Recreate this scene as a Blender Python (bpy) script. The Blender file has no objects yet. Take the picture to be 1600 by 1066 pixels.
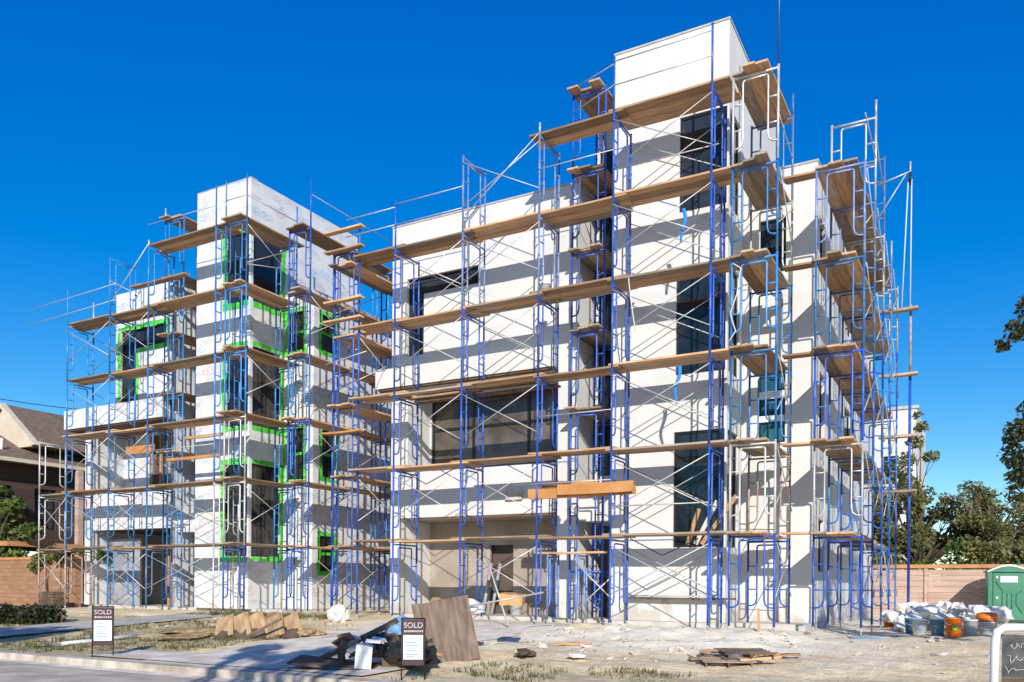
import bpy, math, random
from mathutils import Vector, Matrix
random.seed(7)
SC = bpy.context.scene
COL = SC.collection
R = math.radians

# ------------------------------------------------------------------ camera
cam_d = bpy.data.cameras.new('camera')
cam = bpy.data.objects.new('camera', cam_d)
COL.objects.link(cam)
cam_d.sensor_width = 36.0
cam_d.lens = 1303.0 / 1600.0 * 36.0
cam_d.shift_y = (916.5 - 533.0) / 1600.0
cam_d.clip_start = 0.1
cam_d.clip_end = 3000
cam.matrix_world = (Matrix.Translation((0, 0, 0.82)) @ Matrix.Rotation(R(29.09), 4, 'Z')
                    @ Matrix.Rotation(R(90), 4, 'X') @ Matrix.Rotation(R(0.481), 4, 'Z'))
SC.camera = cam

# ------------------------------------------------------------------ sky and sun
SUN_EL = 24.2
SUN_AZ = 31.0            # degrees to the right of straight behind the camera side (-Y)
sun_vec = Vector((math.sin(R(SUN_AZ)) * math.cos(R(SUN_EL)), -math.cos(R(SUN_AZ)) * math.cos(R(SUN_EL)), math.sin(R(SUN_EL))))
world = bpy.data.worlds.new('World')
SC.world = world
world.use_nodes = True
nt = world.node_tree
bg = nt.nodes['Background']
sky = nt.nodes.new('ShaderNodeTexSky')
sky.sky_type = 'NISHITA'
sky.sun_disc = False
sky.sun_elevation = R(SUN_EL)
sky.sun_rotation = math.atan2(sun_vec.x, sun_vec.y)
sky.air_density = 0.85
sky.dust_density = 0.05
sky.ozone_density = 2.6
hs = nt.nodes.new('ShaderNodeHueSaturation')
hs.inputs['Saturation'].default_value = 1.45
hs.inputs['Value'].default_value = 1.0
nt.links.new(sky.outputs[0], hs.inputs['Color'])
# deepen the blue: the blue channel follows a softer curve than the other two, as through a polarising filter
sp = nt.nodes.new('ShaderNodeSeparateColor'); cb = nt.nodes.new('ShaderNodeCombineColor')
nt.links.new(hs.outputs[0], sp.inputs[0])
pw = nt.nodes.new('ShaderNodeMath'); pw.operation = 'POWER'; pw.inputs[1].default_value = 0.62
ml = nt.nodes.new('ShaderNodeMath'); ml.operation = 'MULTIPLY'; ml.inputs[1].default_value = 1.92
nt.links.new(sp.outputs[2], pw.inputs[0]); nt.links.new(pw.outputs[0], ml.inputs[0])
nt.links.new(sp.outputs[0], cb.inputs[0]); gm = nt.nodes.new('ShaderNodeMath'); gm.operation = 'MULTIPLY'; gm.inputs[1].default_value = 0.94; nt.links.new(sp.outputs[1], gm.inputs[0]); nt.links.new(gm.outputs[0], cb.inputs[1]); nt.links.new(ml.outputs[0], cb.inputs[2])
nt.links.new(cb.outputs[0], bg.inputs['Color'])
bg.inputs['Strength'].default_value = 0.09
sun_d = bpy.data.lights.new('sun', 'SUN')
sun_d.energy = 3.1
sun_d.angle = R(0.5)
sun_d.color = (1.0, 0.94, 0.84)
sun = bpy.data.objects.new('sun', sun_d)
sun.rotation_euler = (-sun_vec).to_track_quat('-Z', 'Y').to_euler()
COL.objects.link(sun)
SC.view_settings.view_transform = 'Standard'
SC.view_settings.look = 'None'
SC.view_settings.exposure = 0.78
SC.view_settings.gamma = 1.0

# ------------------------------------------------------------------ materials
def new_mat(name, col, rough=0.8, metal=0.0, spec=None):
    m = bpy.data.materials.new(name)
    m.use_nodes = True
    b = m.node_tree.nodes['Principled BSDF']
    b.inputs['Base Color'].default_value = (*col, 1)
    b.inputs['Roughness'].default_value = rough
    b.inputs['Metallic'].default_value = metal
    if spec is not None:
        b.inputs['Specular IOR Level'].default_value = spec
    return m

def node(m, t, **kw):
    n = m.node_tree.nodes.new(t)
    for k, v in kw.items():
        setattr(n, k, v)
    return n

def link(m, a, b):
    m.node_tree.links.new(a, b)

def noisy(name, c1, c2, scale=4.0, rough=0.85, metal=0.0, bump=0.0, detail=4.0, stretch=(1, 1, 1), lo=0.35, hi=0.65, objrand=0.0, bscale=None):
    """two-colour noise over object space, optional bump and per-object tint"""
    m = new_mat(name, c1, rough, metal)
    b = m.node_tree.nodes['Principled BSDF']
    tc = node(m, 'ShaderNodeTexCoord')
    mp = node(m, 'ShaderNodeMapping')
    mp.inputs['Scale'].default_value = stretch
    link(m, tc.outputs['Object'], mp.inputs[0])
    nz = node(m, 'ShaderNodeTexNoise')
    nz.inputs['Scale'].default_value = scale
    nz.inputs['Detail'].default_value = detail
    link(m, mp.outputs[0], nz.inputs['Vector'])
    cr = node(m, 'ShaderNodeValToRGB')
    cr.color_ramp.elements[0].position = lo
    cr.color_ramp.elements[1].position = hi
    cr.color_ramp.elements[0].color = (*c1, 1)
    cr.color_ramp.elements[1].color = (*c2, 1)
    link(m, nz.outputs[0], cr.inputs[0])
    out = cr.outputs[0]
    if objrand:
        oi = node(m, 'ShaderNodeObjectInfo')
        mr = node(m, 'ShaderNodeMapRange')
        mr.inputs['To Min'].default_value = 1 - objrand
        mr.inputs['To Max'].default_value = 1 + objrand
        link(m, oi.outputs['Random'], mr.inputs[0])
        h = node(m, 'ShaderNodeHueSaturation')
        link(m, mr.outputs[0], h.inputs['Value'])
        link(m, out, h.inputs['Color'])
        out = h.outputs[0]
    link(m, out, b.inputs['Base Color'])
    if bump:
        n2 = node(m, 'ShaderNodeTexNoise')
        n2.inputs['Scale'].default_value = bscale or scale * 4
        n2.inputs['Detail'].default_value = 6
        link(m, tc.outputs['Object'], n2.inputs['Vector'])
        bp = node(m, 'ShaderNodeBump')
        bp.inputs['Strength'].default_value = bump
        bp.inputs['Distance'].default_value = 0.02
        link(m, n2.outputs[0], bp.inputs['Height'])
        link(m, bp.outputs[0], b.inputs['Normal'])
    return m

M = {}
def stucco_mat():
    """trowelled white render: faint patches, long pale runs, mud splashes along the foot of the wall"""
    m = noisy('stucco', (0.60, 0.595, 0.575), (0.65, 0.645, 0.63), 0.55, 0.9, bump=0.35, bscale=30, detail=7)
    b = m.node_tree.nodes['Principled BSDF']
    src = b.inputs['Base Color'].links[0].from_socket
    tc = node(m, 'ShaderNodeTexCoord')
    def nz(scale, stretch, detail=5):
        mp = node(m, 'ShaderNodeMapping'); mp.inputs['Scale'].default_value = stretch; link(m, tc.outputs['Object'], mp.inputs[0])
        n = node(m, 'ShaderNodeTexNoise'); n.inputs['Scale'].default_value = scale; n.inputs['Detail'].default_value = detail
        link(m, mp.outputs[0], n.inputs['Vector']); return n.outputs[0]
    def rng(a, f0, f1, t0, t1):
        r = node(m, 'ShaderNodeMapRange'); link(m, a, r.inputs[0])
        for k, v in zip(('From Min', 'From Max', 'To Min', 'To Max'), (f0, f1, t0, t1)): r.inputs[k].default_value = v
        return r.outputs[0]
    def mix(f, a, col):
        x = node(m, 'ShaderNodeMix', data_type='RGBA'); link(m, f, x.inputs[0]); link(m, a, x.inputs[6]); x.inputs[7].default_value = (*col, 1); return x.outputs[2]
    cur = mix(rng(nz(1.0, (2.2, 2.2, 0.25)), 0.58, 0.76, 0.0, 0.28), src, (0.52, 0.51, 0.48))
    cur = mix(rng(nz(0.45, (1, 1, 1.6), 3), 0.60, 0.63, 0.0, 0.10), cur, (0.55, 0.54, 0.53))
    sep = node(m, 'ShaderNodeSeparateXYZ'); link(m, tc.outputs['Object'], sep.inputs[0])
    ad = node(m, 'ShaderNodeMath', operation='SUBTRACT'); link(m, sep.outputs[2], ad.inputs[0]); link(m, rng(nz(2.5, (1, 1, 0.6), 7), 0.3, 0.7, -0.25, 0.75), ad.inputs[1])
    cur = mix(rng(ad.outputs[0], 0.12, -0.12, 0.0, 0.6), cur, (0.40, 0.34, 0.27))
    link(m, cur, b.inputs['Base Color'])
    return m
M['stucco'] = stucco_mat()
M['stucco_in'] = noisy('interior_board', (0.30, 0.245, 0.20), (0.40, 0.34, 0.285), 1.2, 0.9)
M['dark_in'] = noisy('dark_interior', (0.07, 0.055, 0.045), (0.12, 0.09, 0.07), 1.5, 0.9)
M['foundation'] = noisy('foundation', (0.42, 0.40, 0.37), (0.56, 0.54, 0.50), 3, 0.95, bump=0.3)
M['frame_black'] = new_mat('window_frame_black', (0.012, 0.013, 0.015), 0.4)
M['soffit'] = noisy('soffit_wood', (0.10, 0.055, 0.03), (0.17, 0.10, 0.055), 3, 0.7, stretch=(0.3, 3, 3))
M['cap'] = noisy('parapet_cap', (0.40, 0.38, 0.36), (0.52, 0.50, 0.48), 3, 0.6)
M['tape'] = noisy('green_tape', (0.03, 0.40, 0.03), (0.12, 0.72, 0.05), 5, 0.6)
def blue(name, c, c2):
    return noisy(name, c, c2, 3.0, 0.38, 0.0, lo=0.52, hi=0.78, objrand=0.34, bump=0.15, detail=8)
M['royal'] = blue('royal_blue_paint', (0.018, 0.085, 0.42), (0.07, 0.16, 0.45))
M['light'] = blue('light_blue_paint', (0.025, 0.19, 0.50), (0.12, 0.31, 0.54))
M['worn'] = blue('worn_blue_paint', (0.13, 0.20, 0.42), (0.40, 0.44, 0.50))
M['galv'] = noisy('galvanised_tube', (0.46, 0.45, 0.43), (0.62, 0.61, 0.60), 6, 0.45, 0.35, objrand=0.15)
M['rust'] = noisy('rusty_tube', (0.35, 0.18, 0.13), (0.46, 0.40, 0.37), 4, 0.6, 0.2)
M['plank'] = noisy('plank_wood', (0.34, 0.19, 0.09), (0.58, 0.37, 0.20), 2.2, 0.8, stretch=(0.6, 6, 6), objrand=0.45, bump=0.2, lo=0.3, hi=0.7)
M['plank_grey'] = noisy('weathered_plank', (0.24, 0.17, 0.115), (0.44, 0.34, 0.25), 2.4, 0.85, stretch=(0.6, 6, 6), objrand=0.45, bump=0.2, lo=0.3, hi=0.7)
M['plank_red'] = noisy('orange_beam', (0.46, 0.19, 0.05), (0.56, 0.27, 0.09), 2.5, 0.7)
M['white_paint'] = new_mat('white_paint', (0.78, 0.78, 0.78), 0.4)
M['black'] = new_mat('black_paint', (0.015, 0.014, 0.014), 0.5)
M['board_grey'] = noisy('chalky_board', (0.035, 0.035, 0.035), (0.12, 0.12, 0.12), 5, 0.8)
M['sign_ink'] = noisy('sign_ink', (0.45, 0.38, 0.38), (0.66, 0.60, 0.60), 9, 0.6)
M['maroon'] = new_mat('maroon_sign', (0.045, 0.014, 0.018), 0.45)
M['paper'] = noisy('paper_white', (0.72, 0.75, 0.80), (0.80, 0.82, 0.84), 3, 0.5)
M['pale_ink'] = new_mat('pale_ink', (0.16, 0.26, 0.46), 0.6)
M['rope'] = new_mat('rope', (0.62, 0.62, 0.62), 0.8)
M['rag'] = new_mat('blue_rag', (0.02, 0.22, 0.62), 0.8)
M['plywood'] = noisy('stained_plywood', (0.10, 0.066, 0.05), (0.26, 0.19, 0.145), 5.0, 0.9, bump=0.5, detail=12, stretch=(2.5, 2.5, 0.5), lo=0.25, hi=0.7)
M['darkwood'] = noisy('dark_board', (0.075, 0.05, 0.035), (0.17, 0.12, 0.08), 2.5, 0.85, objrand=0.2)
M['card'] = noisy('cardboard', (0.50, 0.27, 0.10), (0.58, 0.34, 0.15), 2, 0.8)
M['sack'] = noisy('brown_slab', (0.20, 0.125, 0.06), (0.42, 0.30, 0.16), 7, 0.95, bump=0.15, objrand=0.2)
M['pile_wood'] = noisy('pile_wood', (0.32, 0.19, 0.085), (0.50, 0.335, 0.17), 4, 0.9, stretch=(3, 0.5, 3), objrand=0.2, bump=0.2)
M['rubble'] = noisy('plaster_rubble', (0.46, 0.40, 0.33), (0.68, 0.62, 0.54), 6, 0.95, bump=0.5, objrand=0.2)
M['bag'] = noisy('white_bag', (0.74, 0.72, 0.68), (0.86, 0.84, 0.80), 4, 0.6, bump=0.3, objrand=0.15)
M['orange'] = new_mat('orange_plastic', (0.90, 0.20, 0.02), 0.4)
M['wbucket'] = new_mat('white_plastic', (0.70, 0.72, 0.74), 0.4)
M['bbucket'] = new_mat('blue_plastic', (0.16, 0.32, 0.52), 0.4)
M['potty'] = noisy('green_plastic', (0.03, 0.17, 0.10), (0.045, 0.22, 0.13), 2, 0.45)
M['potty_dark'] = new_mat('dark_green_plastic', (0.022, 0.115, 0.07), 0.45)
M['fence'] = noisy('fence_boards', (0.42, 0.285, 0.225), (0.54, 0.39, 0.32), 2.5, 0.85, stretch=(0.25, 1, 3), bump=0.1)
M['fence_cap'] = noisy('fence_cap', (0.44, 0.20, 0.08), (0.52, 0.26, 0.12), 3, 0.8)
M['bark'] = noisy('bark', (0.07, 0.05, 0.035), (0.14, 0.10, 0.075), 6, 0.95, bump=0.6, stretch=(1, 1, 0.3))
M['shingle'] = noisy('roof_shingle', (0.14, 0.095, 0.06), (0.23, 0.165, 0.11), 5, 0.9, bump=0.5, stretch=(1, 1, 3))
M['cream'] = noisy('cream_stucco', (0.55, 0.47, 0.36), (0.62, 0.54, 0.42), 2, 0.9)
M['concrete'] = noisy('pale_concrete', (0.56, 0.48, 0.37), (0.82, 0.75, 0.63), 1.9, 0.95, bump=0.3, detail=8, bscale=18)
M['walk'] = noisy('grey_concrete', (0.36, 0.32, 0.27), (0.56, 0.52, 0.46), 1.9, 0.95, bump=0.3, detail=8, bscale=18)
M['kerb'] = noisy('kerb_concrete', (0.34, 0.29, 0.23), (0.60, 0.54, 0.46), 2.6, 0.95, bump=0.4, detail=8)
M['road'] = noisy('road_surface', (0.40, 0.32, 0.25), (0.62, 0.52, 0.43), 1.6, 0.95, bump=0.3, detail=8, bscale=25)
M['farwhite'] = noisy('far_white_wall', (0.60, 0.59, 0.56), (0.70, 0.69, 0.66), 0.3, 0.9)
M['duct'] = noisy('dark_conduit', (0.03, 0.03, 0.03), (0.06, 0.055, 0.05), 3, 0.7)
M['brown_door'] = noisy('brown_door', (0.20, 0.085, 0.03), (0.27, 0.13, 0.05), 2, 0.6, stretch=(3, 3, 0.4))
M['stud'] = noisy('timber_stud', (0.36, 0.20, 0.09), (0.48, 0.29, 0.14), 2, 0.8)
M['wire'] = new_mat('wire', (0.01, 0.01, 0.01), 0.6)
M['gray_door'] = noisy('grey_board', (0.20, 0.21, 0.25), (0.38, 0.38, 0.42), 1.6, 0.8)

def glass_mat(name, c1, c2, scale=0.5):
    m = noisy(name, c1, c2, scale, 0.05, lo=0.42, hi=0.58)
    b = m.node_tree.nodes['Principled BSDF']
    b.inputs['Specular IOR Level'].default_value = 0.45
    return m
M['glass'] = glass_mat('dark_glass', (0.010, 0.016, 0.022), (0.035, 0.04, 0.045))
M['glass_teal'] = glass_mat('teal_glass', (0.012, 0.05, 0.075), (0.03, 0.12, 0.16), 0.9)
M['glass_raw'] = glass_mat('unfinished_glass', (0.008, 0.008, 0.009), (0.04, 0.032, 0.026), 1.2)
M['glass_brown'] = glass_mat('warm_glass', (0.075, 0.062, 0.048), (0.15, 0.125, 0.10), 0.7)
M['glass_brown'].node_tree.nodes['Principled BSDF'].inputs['Specular IOR Level'].default_value = 0.45
M['tan_panel'] = noisy('tan_panel', (0.17, 0.115, 0.08), (0.22, 0.155, 0.11), 1.5, 0.5)

def wrap_mat():
    """house wrap: white sheet with faint printed marks in blue and red and overlap seams"""
    m = new_mat('house_wrap', (0.76, 0.77, 0.78), 0.6)
    b = m.node_tree.nodes['Principled BSDF']
    tc = node(m, 'ShaderNodeTexCoord')
    base = None
    def blotch(scale, seedoff, stretch, lo, hi):
        mp = node(m, 'ShaderNodeMapping')
        mp.inputs['Location'].default_value = (seedoff, seedoff * 1.7, seedoff * 0.6)
        mp.inputs['Scale'].default_value = stretch
        link(m, tc.outputs['Object'], mp.inputs[0])
        a = node(m, 'ShaderNodeTexNoise'); a.inputs['Scale'].default_value = scale; a.inputs['Detail'].default_value = 0
        link(m, mp.outputs[0], a.inputs['Vector'])
        f = node(m, 'ShaderNodeTexNoise'); f.inputs['Scale'].default_value = scale * 9; f.inputs['Detail'].default_value = 2
        link(m, mp.outputs[0], f.inputs['Vector'])
        r1 = node(m, 'ShaderNodeMapRange'); r1.inputs['From Min'].default_value = lo; r1.inputs['From Max'].default_value = hi
        link(m, a.outputs[0], r1.inputs[0])
        r2 = node(m, 'ShaderNodeMapRange'); r2.inputs['From Min'].default_value = 0.47; r2.inputs['From Max'].default_value = 0.55
        link(m, f.outputs[0], r2.inputs[0])
        mu = node(m, 'ShaderNodeMath', operation='MULTIPLY')
        link(m, r1.outputs[0], mu.inputs[0]); link(m, r2.outputs[0], mu.inputs[1])
        wk = node(m, 'ShaderNodeMath', operation='MULTIPLY'); wk.inputs[1].default_value = 0.5
        link(m, mu.outputs[0], wk.inputs[0])
        return wk.outputs[0]
    nz = node(m, 'ShaderNodeTexNoise'); nz.inputs['Scale'].default_value = 1.2; nz.inputs['Detail'].default_value = 6
    link(m, tc.outputs['Object'], nz.inputs['Vector'])
    cr = node(m, 'ShaderNodeValToRGB')
    cr.color_ramp.elements[0].position = 0.35; cr.color_ramp.elements[0].color = (0.61, 0.62, 0.625, 1)
    cr.color_ramp.elements[1].position = 0.6; cr.color_ramp.elements[1].color = (0.69, 0.69, 0.69, 1)
    link(m, nz.outputs[0], cr.inputs[0])
    cur = cr.outputs[0]
    for col, sc, so, st, lo, hi in (((0.25, 0.42, 0.68), 1.1, 3.1, (1, 1, 2.4), 0.60, 0.66), ((0.66, 0.26, 0.28), 1.0, 17.3, (1, 1, 1.6), 0.67, 0.72), ((0.30, 0.33, 0.38), 1.4, 31.9, (1, 1, 3), 0.62, 0.68)):
        mx = node(m, 'ShaderNodeMix', data_type='RGBA')
        link(m, blotch(sc, so, st, lo, hi), mx.inputs[0])
        link(m, cur, mx.inputs[6])
        mx.inputs[7].default_value = (*col, 1)
        cur = mx.outputs[2]
    link(m, cur, b.inputs['Base Color'])
    bp = node(m, 'ShaderNodeBump'); bp.inputs['Strength'].default_value = 0.35; bp.inputs['Distance'].default_value = 0.03
    n3 = node(m, 'ShaderNodeTexNoise'); n3.inputs['Scale'].default_value = 3.5; n3.inputs['Detail'].default_value = 4
    link(m, tc.outputs['Object'], n3.inputs['Vector'])
    link(m, n3.outputs[0], bp.inputs['Height']); link(m, bp.outputs[0], b.inputs['Normal'])
    return m
M['wrap'] = wrap_mat()

def brick_mat(name, c1, c2, mortar, scale, w=0.5, h=0.25, rot=None):
    m = new_mat(name, c1, 0.9)
    b = m.node_tree.nodes['Principled BSDF']
    tc = node(m, 'ShaderNodeTexCoord')
    mp = node(m, 'ShaderNodeMapping')
    if rot:
        mp.inputs['Rotation'].default_value = rot
    link(m, tc.outputs['Object'], mp.inputs[0])
    br = node(m, 'ShaderNodeTexBrick')
    br.inputs['Color1'].default_value = (*c1, 1); br.inputs['Color2'].default_value = (*c2, 1); br.inputs['Mortar'].default_value = (*mortar, 1)
    br.inputs['Scale'].default_value = scale
    br.inputs['Brick Width'].default_value = w; br.inputs['Row Height'].default_value = h
    br.inputs['Mortar Size'].default_value = 0.02
    link(m, mp.outputs[0], br.inputs['Vector'])
    link(m, br.outputs[0], b.inputs['Base Color'])
    return m
M['brick'] = brick_mat('tan_brick', (0.27, 0.135, 0.075), (0.35, 0.19, 0.115), (0.22, 0.14, 0.095), 1.2, 0.5, 0.2, (R(90), 0, 0))
M['brick_shaded'] = brick_mat('shaded_brick', (0.055, 0.03, 0.022), (0.085, 0.048, 0.034), (0.05, 0.04, 0.035), 2.5, 0.5, 0.2, (R(90), 0, R(90)))  # shade of eave and trees put into the brick colour

def leaf_mat(name, c1, c2):
    m = noisy(name, c1, c2, 1.3, 0.6, lo=0.4, hi=0.62)
    b = m.node_tree.nodes['Principled BSDF']
    src = b.inputs['Base Color'].links[0].from_socket
    tr = node(m, 'ShaderNodeBsdfTranslucent')
    link(m, src, tr.inputs['Color'])
    mx = node(m, 'ShaderNodeMixShader'); mx.inputs[0].default_value = 0.48
    link(m, b.outputs[0], mx.inputs[1]); link(m, tr.outputs[0], mx.inputs[2])
    link(m, mx.outputs[0], m.node_tree.nodes['Material Output'].inputs['Surface'])
    return m
M['leaf_oak'] = leaf_mat('oak_leaves', (0.15, 0.16, 0.05), (0.36, 0.33, 0.13))
M['leaf_dark'] = leaf_mat('dark_leaves', (0.035, 0.048, 0.016), (0.10, 0.105, 0.038))
M['leaf_green'] = leaf_mat('fresh_leaves', (0.08, 0.14, 0.028), (0.22, 0.28, 0.07))
M['leaf_bush'] = leaf_mat('bush_leaves', (0.035, 0.045, 0.015), (0.075, 0.08, 0.03))
M['grass'] = leaf_mat('grass_blades', (0.10, 0.12, 0.03), (0.26, 0.22, 0.09))

# ------------------------------------------------------------------ mesh helpers
class MB:
    def __init__(s):
        s.v = []; s.f = []; s.sm = []
    def quad(s, a, b, c, d):
        i = len(s.v); s.v += [tuple(a), tuple(b), tuple(c), tuple(d)]; s.f.append((i, i+1, i+2, i+3)); s.sm.append(False)
    def tri(s, a, b, c):
        i = len(s.v); s.v += [tuple(a), tuple(b), tuple(c)]; s.f.append((i, i+1, i+2)); s.sm.append(False)
    def box(s, x0, x1, y0, y1, z0, z1, mat=None):
        i = len(s.v)
        p = [Vector((x, y, z)) for z in (z0, z1) for y in (y0, y1) for x in (x0, x1)]
        if mat is not None:
            p = [mat @ q for q in p]
        s.v += [tuple(q) for q in p]
        for f in ((0, 2, 3, 1), (4, 5, 7, 6), (0, 1, 5, 4), (2, 6, 7, 3), (0, 4, 6, 2), (1, 3, 7, 5)):
            s.f.append(tuple(i + k for k in f)); s.sm.append(False)
        return s
    def tube(s, pts, r, n=6, cap=True):
        pts = [Vector(p) for p in pts]
        rs = r if isinstance(r, (list, tuple)) else [r] * len(pts)
        rings = []
        prev = None
        for k, p in enumerate(pts):
            if k == 0: d = pts[1] - p
            elif k == len(pts) - 1: d = p - pts[k-1]
            else: d = (pts[k+1] - p).normalized() + (p - pts[k-1]).normalized()
            d.normalize()
            if prev is None:
                a = Vector((0, 0, 1)) if abs(d.z) < 0.9 else Vector((1, 0, 0))
                u = d.cross(a).normalized()
            else:
                u = (prev - d * prev.dot(d)).normalized()
            prev = u
            w = d.cross(u)
            i = len(s.v)
            for j in range(n):
                t = 2 * math.pi * j / n
                s.v.append(tuple(p + (u * math.cos(t) + w * math.sin(t)) * rs[k]))
            rings.append(i)
        for a, b in zip(rings, rings[1:]):
            for j in range(n):
                s.f.append((a + j, a + (j+1) % n, b + (j+1) % n, b + j)); s.sm.append(True)
        if cap:
            s.f.append(tuple(rings[0] + j for j in reversed(range(n)))); s.sm.append(False)
            s.f.append(tuple(rings[-1] + j for j in range(n))); s.sm.append(False)
        return s
    def lathe(s, prof, n=16, c=(0, 0, 0)):
        rings = []
        for r, z in prof:
            i = len(s.v)
            for j in range(n):
                t = 2 * math.pi * j / n
                s.v.append((c[0] + r * math.cos(t), c[1] + r * math.sin(t), c[2] + z))
            rings.append(i)
        for a, b in zip(rings, rings[1:]):
            for j in range(n):
                s.f.append((a + j, a + (j+1) % n, b + (j+1) % n, b + j)); s.sm.append(True)
        s.f.append(tuple(rings[0] + j for j in reversed(range(n)))); s.sm.append(False)
        s.f.append(tuple(rings[-1] + j for j in range(n))); s.sm.append(False)
        return s
    def prism(s, poly, off):
        """poly: list of 3-d points, extruded by off"""
        off = Vector(off); n = len(poly); i = len(s.v)
        s.v += [tuple(Vector(p)) for p in poly] + [tuple(Vector(p) + off) for p in poly]
        s.f.append(tuple(i + k for k in reversed(range(n)))); s.f.append(tuple(i + n + k for k in range(n))); s.sm += [False, False]
        for k in range(n):
            s.f.append((i + k, i + (k+1) % n, i + n + (k+1) % n, i + n + k)); s.sm.append(False)
        return s
    def mesh(s, name, mat, origin=(0, 0, 0)):
        me = bpy.data.meshes.new(name)
        o = Vector(origin)
        me.from_pydata([(a - o.x, b - o.y, c - o.z) for a, b, c in s.v], [], s.f)
        me.polygons.foreach_set('use_smooth', s.sm)
        me.materials.append(M[mat] if isinstance(mat, str) else mat)
        me.update()
        return me
    def build(s, name, mat, parent=None, origin=None, loc=None):
        if origin is None:
            origin = world_loc(parent) if parent else (0, 0, 0)
        o = bpy.data.objects.new(name, s.mesh(name, mat, origin))
        COL.objects.link(o)
        if parent:
            o.parent = parent
        else:
            o.location = origin
        if loc is not None:
            o.location = loc
        return o

def world_loc(o):
    v = Vector((0, 0, 0))
    while o:
        v += o.location; o = o.parent
    return v

def tag(o, label=None, cat=None, group=None, kind=None):
    if label: o['label'] = label
    if cat: o['category'] = cat
    if group: o['group'] = group
    if kind: o['kind'] = kind
    return o

def thing(name, loc, label, cat, group=None):
    o = bpy.data.objects.new(name, None)
    o.empty_display_size = 0.3
    o.location = loc
    COL.objects.link(o)
    return tag(o, label, cat, group)

def struct(name, mb, mat):
    return tag(mb.build(name, mat), kind='structure')

def inst(name, me, parent, loc, rz=0.0):
    """new object on a shared mesh, as a child part (loc in world)"""
    o = bpy.data.objects.new(name, me)
    COL.objects.link(o)
    o.parent = parent
    o.location = Vector(loc) - world_loc(parent)
    o.rotation_euler = (0, 0, rz)
    return o

ORD = ['lowest', 'second', 'third', 'fourth', 'fifth', 'sixth', 'seventh']
NTH = ['first', 'second', 'third', 'fourth', 'fifth', 'sixth', 'seventh']

# ------------------------------------------------------------------ ground
def interp(x, xs, ys):
    if x <= xs[0]: return ys[0]
    for a, b, c, d in zip(xs, xs[1:], ys, ys[1:]):
        if x <= b: return c + (d - c) * (x - a) / (b - a)
    return ys[-1]
KERB_Y = 9.75
def g(x, y):
    left = interp(y, [9.9, 11.5, 17.6, 22], [-0.60, -0.57, -0.12, -0.10])
    right = interp(y, [9.9, 11.5, 18, 26, 37], [-0.60, -0.57, -0.2, -0.2, -0.36])
    t = min(1, max(0, (x + 4.2) / 1.5))
    return left * (1 - t) + right * t

def rough_ground(x, y):
    """dirt bumps, nothing under the buildings and driveways"""
    if y < 10.3 or y > 18.6 and x < -3.2: return 0.0
    if -13.8 < x < -8.2: return 0.0
    n = math.sin(x * 2.3 + math.sin(y * 1.7) * 1.3) * math.sin(y * 2.9 + x) + 0.6 * math.sin(x * 6.1 + y * 3.3) * math.sin(y * 5.7 - x * 2.2)
    f = min(1, (y - 10.3) / 0.8) * min(1, max(0, abs(y - 18.2)) / 0.8)
    h = math.sin(x * 12.99 + y * 4.1) * math.sin(y * 11.3 - x * 7.7) + 0.7 * math.sin(x * 23.7 - y * 9.1) * math.sin(y * 27.1 + x * 3.3)
    berm = 0.0
    if -9.6 < x < -2.6:   # plaster and dirt thrown up along the foot of the wall
        e = min(1, (x + 9.6) / 0.8, (-2.6 - x) / 0.8)
        berm = e * (0.075 + 0.03 * math.sin(x * 3.1) + 0.025 * math.sin(x * 7.7)) * math.exp(-((y - 17.35) / 0.65) ** 2)
        berm += e * 0.05 * math.exp(-((y - 15.6 - 0.3 * math.sin(x * 1.3)) / 0.22) ** 2)
    return (0.026 * n + 0.013 * h) * f + berm

mb = MB()
xs = [-600, -300, -150, -90, -60] + [-45 + 1.0 * i for i in range(15)] + [-30 + 0.3 * i for i in range(34)] + [-19.8 + 0.15 * i for i in range(166)] + [5.1 + 1.5 * i for i in range(14)] + [40, 70, 150, 300, 600]
ys = [-300, -60, -20, 0, 9.6] + [9.9 + 0.13 * i for i in range(68)] + [18.9 + 0.8 * i for i in range(27)] + [42, 46, 60, 90, 200, 500, 1500]
for yy in ys:
    for xx in xs:
        z = g(xx, yy) + rough_ground(xx, yy) if yy > 9.7 else -0.80
        mb.v.append((xx, yy, z))
nx = len(xs)
for j in range(len(ys) - 1):
    for i in range(nx - 1):
        a = j * nx + i
        mb.f.append((a, a + 1, a + nx + 1, a + nx)); mb.sm.append(True)

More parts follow.
